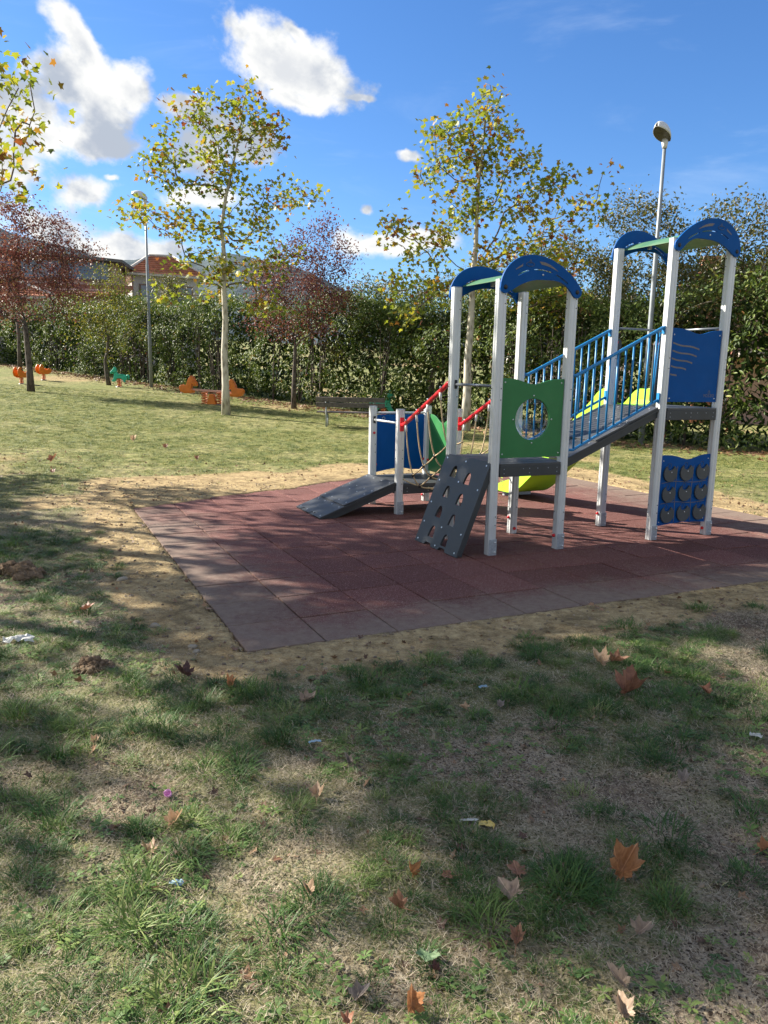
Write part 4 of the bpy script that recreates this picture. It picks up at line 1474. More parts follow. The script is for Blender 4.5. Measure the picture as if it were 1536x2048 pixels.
def roof(a0, zb, mirror=False):
    s = SP
    top, bot = [], []
    n = 14
    for i in range(n + 1):
        u = .085 + (.69 - .085) * i / n
        z = zb + .165 - .10 * ((u - .37) / .32) ** 2
        uu = s - u if mirror else u
        top.append((a0 + uu, z + .0045)); bot.append((a0 + uu, z - .0045))
    o = MB().prism([bot + top[::-1]], lambda u, v, t: (u, t, v), -.035, SP + .035).build('roof_panel', M['roofgreen'], PS)
    br = MB()
    for b in (.03, SP - .03):
        br.box((a0 + SP * .5, b, zb + .125), (.035, .03, .06))
    br.build('roof_bracket', M['galv'], o, stuff=True)
    return o


ZB1, ZB2 = 2.388, 2.897
arch(0, -.056, ZB1, False, True); arch(0, SP + .056, ZB1, False, False); roof(0, ZB1)
arch(T2A, -.056, ZB2, True, True); arch(T2A, SP + .056, ZB2, False, False); roof(T2A, ZB2, True)


# ---- grab bars
def bar(p, q, r=.013, mat='greybar', plate=True, name='grab_bar'):
    o = MB().tube([p, q], r, 10).build(name, M[mat], PS)
    if plate:
        for e, s in ((p, 1), (q, -1)):
            d = (Vector(q) - Vector(p)).normalized() * s
            along_b = abs(d.y) > abs(d.x)
            MB().box(Vector(e) + d * .003, (.03, .006, .085) if along_b else (.006, .03, .085)).build('bar_plate', M['black'], o, .002)
    return o


bar((0, .045, 1.54), (0, SP - .045, 1.54))
bar((LA, LB + .045, 1.062), (LA, LB + SP - .045, 1.062), .013, 'alu')
bar((T2A + .045, SP, 2.155), (T2A + SP - .045, SP, 2.155))
bar((T2A + SP, .045, 2.155), (T2A + SP, SP - .045, 2.155))

# ---- climbing wall: leaning from the deck to the mat
def climb_wall():
    top = Vector((-.038, 0, .862)); bot = Vector((-.372, 0, .005))
    dv = (top - bot); L = dv.length; dv.normalize()
    nrm = Vector((-dv.z, 0, dv.x)).normalized() * 1.0
    if nrm.x > 0: nrm = -nrm
    y0, y1 = SP - .0 + .02, -.02       # u = 0 at the far edge
    Wd = y0 - y1
    def to3(u, v, t):
        p = bot + dv * v + nrm * (-t)
        return (p.x, y0 - u, p.z)
    def hole(cx, cz, w=.052, h=.056):
        return [(cx - w, cz - h), (cx + w, cz - h), (cx + w * .92, cz - h * .2), (cx + w * .72, cz + h * .55), (cx + w * .35, cz + h), (cx - w * .35, cz + h), (cx - w * .72, cz + h * .55), (cx - w * .92, cz - h * .2)]
    c1, c2 = .255, .53
    holes = [hole(c1, L * (1 - f)) for f in (.175, .40, .625, .845)] + [hole(c2, L * (1 - f)) for f in (.215, .44, .665, .885)]
    foot = [(0, 0), (c1 - .07, 0), (c1 - .045, .03), (c1 + .045, .03), (c1 + .07, 0), (c2 - .07, 0), (c2 - .045, .03), (c2 + .045, .03), (c2 + .07, 0), (Wd, 0)]
    outl = foot + [(Wd, L), (0, L)]
    o = MB().prism([outl] + holes, to3, 0, .02).build('climbing_wall', M['dark'], PS, .002)
    sc = MB()
    for u, f in ((.05, .045), (.40, .045), (.76, .045), (.05, .30), (.40, .27), (.76, .30), (.05, .55), (.05, .77), (.40, .77), (.76, .77), (.05, .965), (.40, .97), (.76, .965)):
        p = Vector(to3(u, L * (1 - f), -.003))
        e = Vector(to3(u, L * (1 - f), .004))
        sc.tube([e, p], .0085, 8)
    sc.build('screws', M['screw'], o, stuff=True)
    # side rails behind the board
    for u in (.02, Wd - .02):
        r_ = MB()
        r_.prism([[(u - .012, .02), (u + .012, .02), (u + .012, L - .02), (u - .012, L - .02)]], to3, .02, .06)
        r_.build('side_rail', M['dark'], o)
    return o


climb_wall()


# ---- ramps made of overlapping boards
def ramp(p_top, p_bot, y0, y1, boards, name, notch=False):
    """p_top/p_bot: (a, z) of the top surface ; boards overlap downhill"""
    t = Vector((p_top[0], 0, p_top[1])); b = Vector((p_bot[0], 0, p_bot[1]))
    d = (t - b); L = d.length; d.normalize()
    nrm = Vector((-d.z, 0, d.x))
    if nrm.z < 0: nrm = -nrm
    root = None
    def to3(u, v, q):
        p = b + d * v + nrm * q
        return (p.x, y0 + u, p.z)
    Wd = y1 - y0
    side = MB()
    for u in (.02, Wd - .045):
        side.prism([[(u, .0), (u + .025, .0), (u + .025, L), (u, L)]], to3, -.085, -.021)
    side.prism([[(0, 0), (Wd, 0), (Wd, L), (0, L)]], to3, -.021, -.001)
    root = side.build(name, M['dark'], PS)
    n = boards
    for i in range(n):
        lo_ = L * i / n; hi_ = L * (i + 1) / n
        ext = .0 if i == 0 else .02
        xin = .0 if i == 0 else .055
        if notch and i == 0:
            ol = [(0, 0), (Wd * .24, 0), (Wd * .28, .045), (Wd * .42, .045), (Wd * .46, 0), (Wd * .60, 0), (Wd * .64, .045), (Wd * .78, .045), (Wd * .82, 0), (Wd, 0), (Wd, hi_), (0, hi_)]
        else:
            ol = [(xin * .3, lo_ - ext), (Wd - xin * .3, lo_ - ext), (Wd - xin * .3, hi_ - .012), (0, hi_ - .012)]
        t0 = .001; t1 = .006 if i == 0 else .021
        o = MB().prism([ol], to3, t0, t1).build('board', M['darkdeck'], root, .0015)
        sc = MB()
        for u in (.07, Wd * .36, Wd * .64, Wd - .07):
            for v in (lo_ + .04, hi_ - .06):
                sc.tube([to3(u, v, t1 - .002), to3(u, v, t1 + .003)], .008, 8)
        sc.build('screws', M['screw'], o, stuff=True)
    return root


ramp((LA - .035, .366), (-.885, .012), LB - .02, LB + SP + .02, 3, 'ramp', True)
br = ramp((T2A - .04, 1.338), (SP + .04, .868), -.02, SP + .02, 3, 'bridge_ramp')


# ---- blue railings of the bridge
def railing(b):
    top = [(.79, b, 1.648), (.875, b, 1.648), (1.90, b, 2.128), (1.915, b, 2.13)]
    bot = [(.81, b, .95), (.885, b, .95), (1.925, b, 1.432)]
    r_ = MB().tube(top, .0155, 10).tube(bot, .0135, 10)
    r_.tube([(.80, b, 1.648), (.80, b, 1.60)], .012, 8)
    r_.box((1.905, b, 2.105), (.012, .035, .075)); r_.box((1.905, b, 1.445), (.012, .035, .095)); r_.box((.82, b, .965), (.012, .035, .06)); r_.box((.82, b, 1.64), (.012, .035, .06))
    o = r_.build('railing', M['bluerail'], PS)
    for i in range(11):
        a = .890 + i * .0938
        zt = 1.655 + (a - .89) * .468; zb = .955 + (a - .89) * .463
        MB().tube([(a, b, zb), (a, b, zt)], .0095, 8).build('baluster', M['bluerail'], o)
    # the bowed last rod
    if b < .1:
        MB().tube([(1.835, b - .0, 1.48), (1.823, b - .028, 1.70), (1.835, b - .028, 1.95), (1.865, b, 2.08)], .006, 6).build('bowed_rod', M['bluerail'], o)
    return o


railing(.0)
railing(SP)

# ---- red rails and the rope net between the low tower and the first tower
def rail_pts(a_lo, a_hi):
    return [(a_lo, LB - .045, 1.055), (a_lo, LB - .10, 1.055), (a_lo + (a_hi - a_lo) * .05, LB - .15, 1.075), (a_lo + (a_hi - a_lo) * .93, SP + .18, 1.51), (a_hi, SP + .11, 1.545), (a_hi, SP + .045, 1.55)]


rails = []
for a_lo, a_hi in ((LA, .0), (LA + SP, SP)):
    o = MB().tube(rail_pts(a_lo, a_hi), .0235, 12).build('net_rail', M['red'], PS)
    pl = MB().box((a_lo, LB - .048, 1.055), (.05, .012, .16)).build('rail_plate', M['red'], o, .004)
    rails.append(o)
NET = empty('rope_net'); NET.parent = PS


def rail_at(s, side):
    a_lo, a_hi = ((LA, 0.0), (LA + SP, SP))[side]
    s_ = .08 + s * .80
    b = LB - .12 - s * (LB - .12 - SP - .20)
    z = 1.075 + (LB - .15 - b) / (LB - .15 - SP - .18) * (1.51 - 1.075)
    return Vector((a_lo + (a_hi - a_lo) * s, b, z))


stations = [.03, .33, .62, .93]
us = []
def u_curve(s):
    p, q = rail_at(s, 0), rail_at(s, 1)
    zf = .30 + (.80 - .30) * s
    mid = (p.x + q.x) / 2
    dep = p.z - zf
    pts = []
    for t in np.linspace(0, 1, 25):
        w = (2 * t - 1)
        a = mid + (q.x - p.x) / 2 * math.copysign(abs(w) ** .55, w) * (1 + .13 * (1 - abs(w)) * (abs(w) ** .5) * 2)
        z = zf + dep * abs(w) ** 2.2
        pts.append(Vector((a, p.y + (.0 if False else -.03 * (1 - abs(w))), z)))
    pts[0] = p; pts[-1] = q
    return pts


ropes = [u_curve(s) for s in stations]
for pts, s in zip(ropes, stations):
    o = MB().tube(pts, .008, 7).build('rope', M['rope'], NET)
    for e in (0, -1):
        p = pts[e]
        d = (pts[1 if e == 0 else -2] - p).normalized()
        MB().tube([p - Vector((0, 0, .02)), p + d * .085 - Vector((0, 0, .01))], .0135, 8).build('rope_sleeve', M['ferrule'], o)
        MB().tube([p + Vector((0, 0, .015)), p + Vector((0, 0, .045))], .008, 6).build('bolt', M['galv'], o)
longi = [6, 9, 12, 15, 18]
for q, i in enumerate(longi):
    pts = [Vector(r_[i]) for r_ in ropes]
    st = Vector((LA + .03 if i < 12 else LA + SP - .03, LB - .045, .42)) if i in (9, 15) else (Vector((pts[0].x, LB - .03, .30)) if i == 12 else None)
    en = Vector((pts[-1].x * .8 + .08, SP + .05, pts[-1].z + .05))
    allp = ([st] if st is not None else []) + pts + [en]
    sm_ = []
    for a_, b_ in zip(allp[:-1], allp[1:]):
        for t in (0, .25, .5, .75):
            sag = -.012 * math.sin(t * math.pi)
            sm_.append(a_.lerp(b_, t) + Vector((0, 0, sag)))
    sm_.append(allp[-1])
    o = MB().tube(sm_, .008, 7).build('rope', M['rope'], NET)
    for p in pts:
        MB().lathe(p, [(.008, -.022), (.0165, -.018), (.0165, .018), (.008, .022)], 'Z', 8).build('rope_clamp', M['black'], o)

# ---- slide
def slide():
    ac = T2A + SP / 2
    hw = .25
    path = []
    for i in range(9): path.append((SP + .035 + .0 + .16 * i / 8, 1.345))
    path += bez((.97, 1.345), (1.08, 1.345), (1.12, 1.28), (1.2, 1.215), 8)
    path += [(1.2 + (2.45 - 1.2) * t, 1.215 + (.245 - 1.215) * t) for t in np.linspace(0, 1, 14)]
    path += bez((2.45, .245), (2.62, .115), (2.72, .095), (2.85, .095), 8) + [(3.02, .095), (3.10, .080), (3.13, .05)]
    n = len(path)
    sec = []
    hts = []
    for i, (b, z) in enumerate(path):
        if b < 1.0: h = .17 * min(1, (b - .80) / .04 + .8)
        elif b < 1.25: h = .17 - .02 * (b - 1.0) / .25
        elif b < 2.7: h = .15
        else: h = .15 * max(.15, 1 - ((b - 2.7) / .43) ** 2)
        hts.append(h)
    o = MB()
    # bed: U section with rounded corners, 12 mm thick
    def ring(i):
        b, z = path[i]; h = hts[i]
        pts = [(-hw - .02, h), (-hw, h), (-hw, .05), (-hw + .035, .012), (-hw + .07, 0), (hw - .07, 0), (hw - .035, .012), (hw, .05), (hw, h), (hw + .02, h), (hw + .02, -.028), (-hw - .02, -.028)]
        return [(ac + u, b, z + v) for u, v in pts]
    rings = [ring(i) for i in range(n)]
    k_ = 12
    vs = [p for r_ in rings for p in r_]
    fs = []
    for i in range(n - 1):
        for j in range(k_):
            a = i * k_ + j; b = i * k_ + (j + 1) % k_
            fs.append((a, b, b + k_, a + k_))
    fs.append(tuple(range(k_))[::-1]); fs.append(tuple((n - 1) * k_ + j for j in range(k_)))
    o.add(vs, fs, False)
    so = o.build('slide', M['yellow'], PS)
    # humped cheeks at the entry
    for sgn in (-1, 1):
        u = ac + sgn * (hw + .035)
        ol = [(.805, 1.33)] + bez((.805, 1.515), (.90, 1.545), (1.02, 1.48), (1.22, 1.33), 10) + [(1.22, 1.33), (1.3, 1.20), (.95, 1.24)]
        MB().prism([ol], lambda a, b, t: (u + t, a, b), -.012, .012).build('slide_cheek', M['yellow'], so, .003)
    MB().box((ac, 2.95, .038), (.44, .05, .075)).build('slide_foot', M['galv'], so)
    # tall grey guards either side of the entry
    for sgn in (-1, 1):
        u = ac + sgn * (SP / 2 - .095)
        ol = [(u - .055, 1.35), (u + .055, 1.35), (u + .055, 2.0)] + arc(u, 2.0, .055, 0, 180, 8) + [(u - .055, 2.0)]
        g_ = MB().prism([ol], xz(SP + .04), -.009, .009).build('entry_guard', M['dark'], PS, .002)
        MB().lathe((u - .01, SP + .028, 2.01), [(.012, 0), (.014, -.006), (.006, -.012)], 'Y', 8).build('bolt_cap', M['red'], g_)
    # printed notice on the outer flank
    pm = plain('notice_print', (.30, .42, .05), .6, 0, .1, 0, 10)
    xx = ac - hw - .0225
    for q in range(5):
        MB().box((xx, 2.93, .215 - q * .022), (.001, .085 - .015 * (q % 2), .006)).build('notice_line', pm, so)
    MB().prism([[(2.905, .245), (2.955, .245), (2.93, .285)]], lambda a, b, t: (xx + t, a, b), -.0005, .0005).build('notice_mark', pm, so)
    return so


slide()

# =================================================================== OTHER PLAY THINGS
def helix(mb, c, r, h, turns, wire, n=60):
    mb.tube([(c[0] + r * math.cos(2 * math.pi * turns * i / n), c[1] + r * math.sin(2 * math.pi * turns * i / n), c[2] + h * i / n) for i in range(n + 1)], wire, 6)


HORSE = [(.36, .02), (.30, .10), (.40, .16), (.42, .30), (.34, .42), (.20, .44), (.10, .42), (.02, .44), (-.06, .52), (-.10, .66), (-.10, .78), (-.16, .86), (-.22, .86), (-.24, .78), (-.34, .66), (-.40, .56), (-.38, .48), (-.30, .48), (-.24, .54), (-.22, .46), (-.22, .34), (-.26, .20), (-.34, .10), (-.30, .04), (-.20, .04), (-.12, .14), (-.06, .22), (.12, .22), (.22, .12), (.24, .02)]


def blob_prism(outl, t, mat, name, parent, to3, bev=.03):
    """moulded plastic body: rounded extrusion of a silhouette"""
    o = MB().prism([outl], to3, -t, t).build(name, mat, parent, bev, 3)
    for p in o.data.polygons: p.use_smooth = True
    return o


def spring_horse(label, loc, rz, mat, s=.85, group='spring riders'):
    root = empty('spring_rider', loc, rz)
    tag(root, label, 'spring rider', group)
    z0 = .30
    to3 = lambda u, v, t: (u * s, t * s, z0 + v * s * .9 - .15 * s)
    blob_prism(HORSE, .09, mat, 'body', root, to3, .025)
    # separate tail and saddle
    MB().tube([(.38 * s, 0, z0 + .20 * s), (.47 * s, 0, z0 + .22 * s), (.50 * s, 0, z0 + .10 * s), (.46 * s, 0, z0 - .02 * s)], [.03, .04, .035, .015], 7).build('tail', mat, root)
    MB().box((.10 * s, 0, z0 + .245 * s), (.20 * s, .26 * s, .05)).build('saddle', mat, root, .02)
    hb = MB().tube([(-.12 * s, -.18, z0 + .42 * s), (-.12 * s, .18, z0 + .42 * s)], .015, 7).build('handle', mat, root)
    sp = MB(); helix(sp, (.02, 0, .0), .085, z0 + .03, 5, .02); sp.build('spring', M['spring'], root)
    MB().lathe((0, 0, -.02), [(.14, 0), (.14, .03)], n=14).build('base_plate', M['galv'], root)
    return root


def panel_rider(label, loc, rz):
    root = empty('spring_rider', loc, rz)
    root.scale = (.8, .8, .8)
    tag(root, label, 'spring rider', 'spring riders')
    z0 = .36
    for sy in (-.14, .14):
        ol = [(-.34, .02), (-.16, -.06), (.18, -.06), (.38, .04), (.40, .22), (.24, .26), (.10, .18), (-.06, .2), (-.14, .44), (-.26, .46), (-.36, .34), (-.40, .16)]
        blob_prism(ol, .02, M['orange'], 'side_panel', root, lambda u, v, t, sy=sy: (u, sy + t, z0 + v), .008)
    MB().box((.08, 0, z0 + .14), (.30, .26, .04)).build('seat', M['orange'], root, .01)
    MB().tube([(-.2, -.22, z0 + .34), (-.2, .22, z0 + .34)], .014, 7).build('handle', M['black'], root)
    sp = MB(); helix(sp, (0, 0, 0), .09, z0 - .03, 5, .02); sp.build('spring', M['spring'], root)
    MB().lathe((0, 0, -.02), [(.14, 0), (.14, .03)], n=14).build('base_plate', M['galv'], root)
    return root


spring_horse('small green horse spring rider between the crooked tree and lamp post', (-11.0, 32.0, .84), R(6), M['teal'], .82)
spring_horse('green horse spring rider half hidden behind the bench back', (-.06, 25.2, .18), R(180), M['teal'], .95)
panel_rider('nearer orange spring rider left of the dark forked trunk', (-14.35, 30.6, .92), R(75))
panel_rider('farther orange spring rider right of the dark forked trunk', (-14.7, 33.4, 1.04), R(65))


def seesaw():
    root = empty('seesaw', (-5.88, 26.2, .45), R(-4))
    tag(root, 'orange horse seesaw on twin springs behind the pale tree trunk', 'seesaw')
    zb = .46
    MB().box((0, 0, zb), (1.55, .09, .07), Matrix.Rotation(R(3.5), 3, 'Y')).build('beam', plain('faded_beam', (.62, .33, .24), .5, 0, .1, .05, 6), root, .01)
    H = [(-.40, .0), (-.34, -.12), (-.16, -.18), (.06, -.18), (.24, -.16), (.26, -.04), (.14, .0), (.16, .12), (.20, .28), (.26, .20), (.30, .14), (.40, .16), (.40, .28), (.32, .40), (.26, .56), (.16, .64), (.06, .54), (-.02, .38), (-.06, .22), (-.18, .20), (-.34, .20), (-.42, .12)]
    for sx, dz in ((1, .045), (-1, -.045)):
        to3 = lambda u, v, t, sx=sx, dz=dz: (-sx * .80 + sx * u * .72, t, zb + v * .72 + dz)
        b = blob_prism(H, .12, M['orange'], 'horse_body', root, to3, .04)
        MB().tube([(-sx * .62, -.2, zb + .28 + dz), (-sx * .62, .2, zb + .28 + dz)], .016, 7).build('handle', M['orange'], b)
    for sx in (-.26, .26):
        sp = MB(); helix(sp, (sx, 0, 0), .095, zb - .04, 5, .024); sp.build('spring', M['spring'], root)
    MB().prism([[(-.16, 0), (.16, 0), (.07, .36), (-.07, .36)]], lambda u, v, t: (u, t, v), -.12, .12).build('stand', M['orange'], root, .01)
    MB().box((0, 0, .005), (.9, .34, .03)).build('base_plate', M['galv'], root)
    return root


seesaw()


def bench():
    root = empty('park_bench', (-.95, 21.05, .135), R(-3))
    tag(root, 'weathered wooden park bench facing away from the camera, behind the low tower', 'bench')
    Lb = 1.86
    for z, y in ((.62, -.20), (.765, -.235)):
        MB().box((0, y, z), (Lb, .035, .125), Matrix.Rotation(R(10), 3, 'X')).build('backrest_plank', M['wood'], root, .006)
    for y in (-.08, .06, .20):
        MB().box((0, y, .415), (Lb, .12, .035)).build('seat_plank', M['wood'], root, .006)
    for x in (-.66, .66):
        lg = MB()
        lg.tube([(x, -.13, -.05), (x, -.165, .42), (x, -.215, .82)], .022, 8)
        lg.tube([(x, .2, -.05), (x, .18, .40)], .022, 8)
        lg.tube([(x, -.16, .39), (x, .24, .39)], .02, 8)
        lg.build('leg', M['galv'], root)
    return root


bench()

# =================================================================== GRASS AND LITTER
SRC = bpy.data.collections.new('plant_sources')      # never linked to the scene


def blades(name, mat, n, h, spread, lean, width, seed, curl=.5, flat=False):
    g = np.random.default_rng(seed)
    V = []; F = []; A = []
    for q in range(n):
        a = g.uniform(0, 2 * math.pi); rr = spread * math.sqrt(g.uniform(0, 1))
        bx, by = rr * math.cos(a), rr * math.sin(a)
        da = a + g.normal(0, .9)
        L = h * g.uniform(.55, 1.2); w = width * g.uniform(.7, 1.2)
        le = lean * g.uniform(.4, 1.3) + .25 * rr / max(spread, 1e-6)
        px, py = -math.sin(da) * w / 2, math.cos(da) * w / 2
        b = len(V); segs = 3
        for i in range(segs + 1):
            t = i / segs
            ang = le * (.4 + curl * t) * 1.4
            if flat:
                z = .006 + .012 * math.sin(t * 3.1) * g.uniform(.2, 1); d = L * t
                ox, oy = d * math.cos(da + .5 * t), d * math.sin(da + .5 * t)
            else:
                d = L * t * math.sin(min(1.5, ang)); z = L * t * math.cos(min(1.5, ang))
                ox, oy = d * math.cos(da), d * math.sin(da)
            k_ = (1 - t) ** .6 if i < segs else 0
            V.append((bx + ox - px * k_, by + oy - py * k_, z - (0 if flat else .004))); V.append((bx + ox + px * k_, by + oy + py * k_, z - (0 if flat else .004)))
        for i in range(segs):
            F.append((b + 2 * i, b + 2 * i + 1, b + 2 * i + 3, b + 2 * i + 2))
        A += [g.uniform()] * segs
    me = np_mesh(name, np.array(V), np.array(F), mat, True, {'rnd': np.array(A)})
    o = bpy.data.objects.new(name, me)
    return o


def rosette(name, n, L, w, seed, mat='weed'):
    g = np.random.default_rng(seed)
    V = []; F = []; A = []
    for q in range(n):
        a = 2 * math.pi * q / n + g.normal(0, .3); l = L * g.uniform(.5, 1.1); ww = w * g.uniform(.8, 1.2); r0 = g.uniform(.0, .01)
        b = len(V)
        for i, (t, k_) in enumerate(((0, .25), (.35, .8), (.7, 1.0), (1, .15))):
            z = .008 + l * (.55 * t - .45 * t * t) * g.uniform(.8, 1.1)
            d = r0 + l * t
            for s in (-1, 1):
                V.append((d * math.cos(a) - s * k_ * ww * math.sin(a), d * math.sin(a) + s * k_ * ww * math.cos(a), z + .15 * ww))
            if i:
                F.append((b + 2 * i - 2, b + 2 * i - 1, b + 2 * i + 1, b + 2 * i))
        A += [g.uniform()] * 3
    return bpy.data.objects.new(name, np_mesh(name, np.array(V), np.array(F), M[mat], True, {'rnd': np.array(A)}))


def crumb(name, seed, mat='clod'):
    g = np.random.default_rng(seed)
    bm = bmesh.new(); bmesh.ops.create_icosphere(bm, subdivisions=1, radius=1)
    for v in bm.verts: v.co = Vector(v.co) * g.uniform(.7, 1.15)
    for v in bm.verts: v.co.z *= .7
    me = bpy.data.meshes.new(name); bm.to_mesh(me); bm.free(); me.materials.append(M[mat])
    return bpy.data.objects.new(name, me)


def deadleaf(name, seed):
    g = np.random.default_rng(seed)
    v = PLANE_V.copy()
    v[:, 2] += .25 * (v[:, 0] ** 2) * g.uniform(.5, 2.5) + .2 * (v[:, 1] - .2) ** 2 * g.uniform(-.5, 2) + g.normal(0, .02, len(v))
    v[:, :2] *= g.uniform(.8, 1.1, 2)
    return bpy.data.objects.new(name, np_mesh(name, v, PLANE_F, M['litter'], False, {'rnd': g.uniform(0, 1, len(PLANE_F)) * .2 + .4}))


def scatter(name, srcs, pts, rot, scl, idx):
    """one object whose points carry instances of the source plants"""
    col = bpy.data.collections.new(name + '_sources')
    for i, o in enumerate(srcs):
        o.name = '%s_%02d' % (name, i)
        col.objects.link(o)
    me = bpy.data.meshes.new(name)
    me.vertices.add(len(pts)); me.vertices.foreach_set('co', np.ascontiguousarray(pts, np.float32).ravel())
    for nm, typ, a in (('rot', 'FLOAT_VECTOR', rot), ('scl', 'FLOAT', scl), ('idx', 'INT', idx)):
        at = me.attributes.new(nm, typ, 'POINT')
        at.data.foreach_set('vector' if typ == 'FLOAT_VECTOR' else 'value', np.ascontiguousarray(a, np.int32 if typ == 'INT' else np.float32).ravel())
    ob = bpy.data.objects.new(name, me)
    link(ob)
    tag(ob, kind='stuff')
    ng = bpy.data.node_groups.new(name, 'GeometryNodeTree')
    ng.interface.new_socket('Geometry', in_out='INPUT', socket_type='NodeSocketGeometry')
    ng.interface.new_socket('Geometry', in_out='OUTPUT', socket_type='NodeSocketGeometry')
    N = ng.nodes; L = ng.links
    gi = N.new('NodeGroupInput'); go = N.new('NodeGroupOutput')
    m2p = N.new('GeometryNodeMeshToPoints')
    iop = N.new('GeometryNodeInstanceOnPoints')
    ci = N.new('GeometryNodeCollectionInfo')
    ci.inputs['Collection'].default_value = col
    ci.inputs['Separate Children'].default_value = True
    ci.inputs['Reset Children'].default_value = True
    def na(nm, t):
        x = N.new('GeometryNodeInputNamedAttribute'); x.data_type = t; x.inputs['Name'].default_value = nm
        return x.outputs['Attribute']
    L.new(gi.outputs[0], m2p.inputs[0]); L.new(m2p.outputs[0], iop.inputs['Points'])
    L.new(ci.outputs[0], iop.inputs['Instance'])
    iop.inputs['Pick Instance'].default_value = True
    L.new(na('idx', 'INT'), iop.inputs['Instance Index'])
    e2r = N.new('FunctionNodeEulerToRotation')
    L.new(na('rot', 'FLOAT_VECTOR'), e2r.inputs[0]); L.new(e2r.outputs[0], iop.inputs['Rotation'])
    L.new(na('scl', 'FLOAT'), iop.inputs['Scale'])
    L.new(iop.outputs[0], go.inputs[0])
    md = ob.modifiers.new('scatter', 'NODES'); md.node_group = ng
    return ob


def in_view(x, y, pad=.6):
    return (np.abs(x) < .52 * y + pad) & (y > 1.2)


def on_mat(x, y):
    u, v = mat_uv(x, y)
    return (u > -.02) & (u < 7.02) & (v > -.02) & (v < 7.02) & (soil_over(x, y) < .05)


def region(g, n, y0, y1, pw=1.0):
    """random points of the part of the lawn one can see between two distances"""
    y = y0 + (y1 - y0) * g.uniform(0, 1, n) ** pw
    x = g.uniform(-1, 1, n) * (.54 * y + 1.9)
    return x, y


def finish(name, srcs, x, y, g, s0, s1, tilt=.12, lift=0.0, weights=None, scl=None):
    z = terrain(x, y) + lift
    n = len(x)
    rot = np.stack([g.normal(0, tilt, n), g.normal(0, tilt, n), g.uniform(0, 6.28, n)], 1)
    sc = g.uniform(s0, s1, n) if scl is None else scl
    idx = g.integers(0, len(srcs), n)
    return scatter(name, srcs, np.stack([x, y, z], 1), rot, sc, idx)


def build_grass():
    g = np.random.default_rng(101)
    # clumps of coarse dark grass near the camera
    cx, cy = region(g, 4000, 1.3, 7.5, .85)
    gr = greenness(cx, cy)
    keep = (g.uniform(0, 1, 4000) < gr * .82 + .15 * (1 - sandiness(cx, cy))) & ~on_mat(cx, cy)
    cx, cy = cx[keep], cy[keep]
    srcs = [blades('tuft', M['tuft'], 130, .060, .058, .62, .0030, s, .9) for s in (1, 2, 3)] + [blades('tuft', M['tuft'], 100, .068, .042, .66, .0030, s, 1.0) for s in (4, 5)]
    sc = g.uniform(.55, 1.25, len(cx)) * (1 + .5 * (g.uniform(0, 1, len(cx)) < .16))
    finish('grass_tufts', srcs, cx, cy, g, 0, 0, .1, 0, None, sc)
    # thin short grass between the clumps
    x, y = region(g, 66000, 1.2, 9.5, .75)
    gr = greenness(x, y); sd = sandiness(x, y)
    keep = (g.uniform(0, 1, len(x)) < (.20 + .64 * gr) * (1 - sd) ** 1.5) & ~on_mat(x, y)
    x, y = x[keep], y[keep]
    srcs = [blades('short_grass', M['blade'], 14, .030, .045, .75, .0026, s, 1.0) for s in (11, 12, 13)] + [blades('short_grass', M['lawnblade'], 12, .028, .05, .9, .0025, 14, 1.0)]
    finish('short_grass', srcs, x, y, g, .6, 1.25)
    # dry straw lying on the soil
    x, y = region(g, 52000, 1.2, 8.5, .8)
    sd = sandiness(x, y)
    keep = (g.uniform(0, 1, len(x)) < (.92 * (1 - sd) + .06) * (.55 + .7 * fbm(x, y, 1.1, 3, 61))) & ~on_mat(x, y)
    srcs = [blades('straw', M['straw'], 14, .040, .06, .3, .0014, s, .5, True) for s in (21, 22, 23)]
    finish('dry_grass', srcs, x[keep], y[keep], g, .5, 1.2, .05, .002)
    # low broad-leaved weeds
    x, y = region(g, 16000, 1.2, 7.5, .75)
    w = fbm(x, y, 1.2, 3, 71)
    keep = (g.uniform(0, 1, len(x)) < sstep(w, .42, .66) * (1 - sandiness(x, y))) & ~on_mat(x, y)
    srcs = [rosette('weed', 9, .026, .0048, 31), rosette('weed', 12, .021, .0042, 32), rosette('weed', 7, .036, .005, 33), rosette('weed', 14, .016, .004, 34)]
    finish('weeds', srcs, x[keep], y[keep], g, .55, 1.15, .15, .002)
    # the lawn beyond
    x, y = region(g, 68000, 8.5, 30.0, .8)
    gr = greenness(x, y); sd = sandiness(x, y)
    keep = (g.uniform(0, 1, len(x)) < (.30 + .7 * gr) * (1 - .9 * sd)) & ~on_mat(x, y) & (y < 24.4 - .915 * x - .5)
    x, y = x[keep], y[keep]
    srcs = [blades('lawn', M['lawnblade'], 26, .034, .075, .8, .0048, s, 1.0) for s in (41, 42, 43)] + [blades('lawn', M['blade'], 30, .045, .065, .7, .0048, 44, 1.0)]
    finish('lawn_grass', srcs, x, y, g, .8, 1.5)


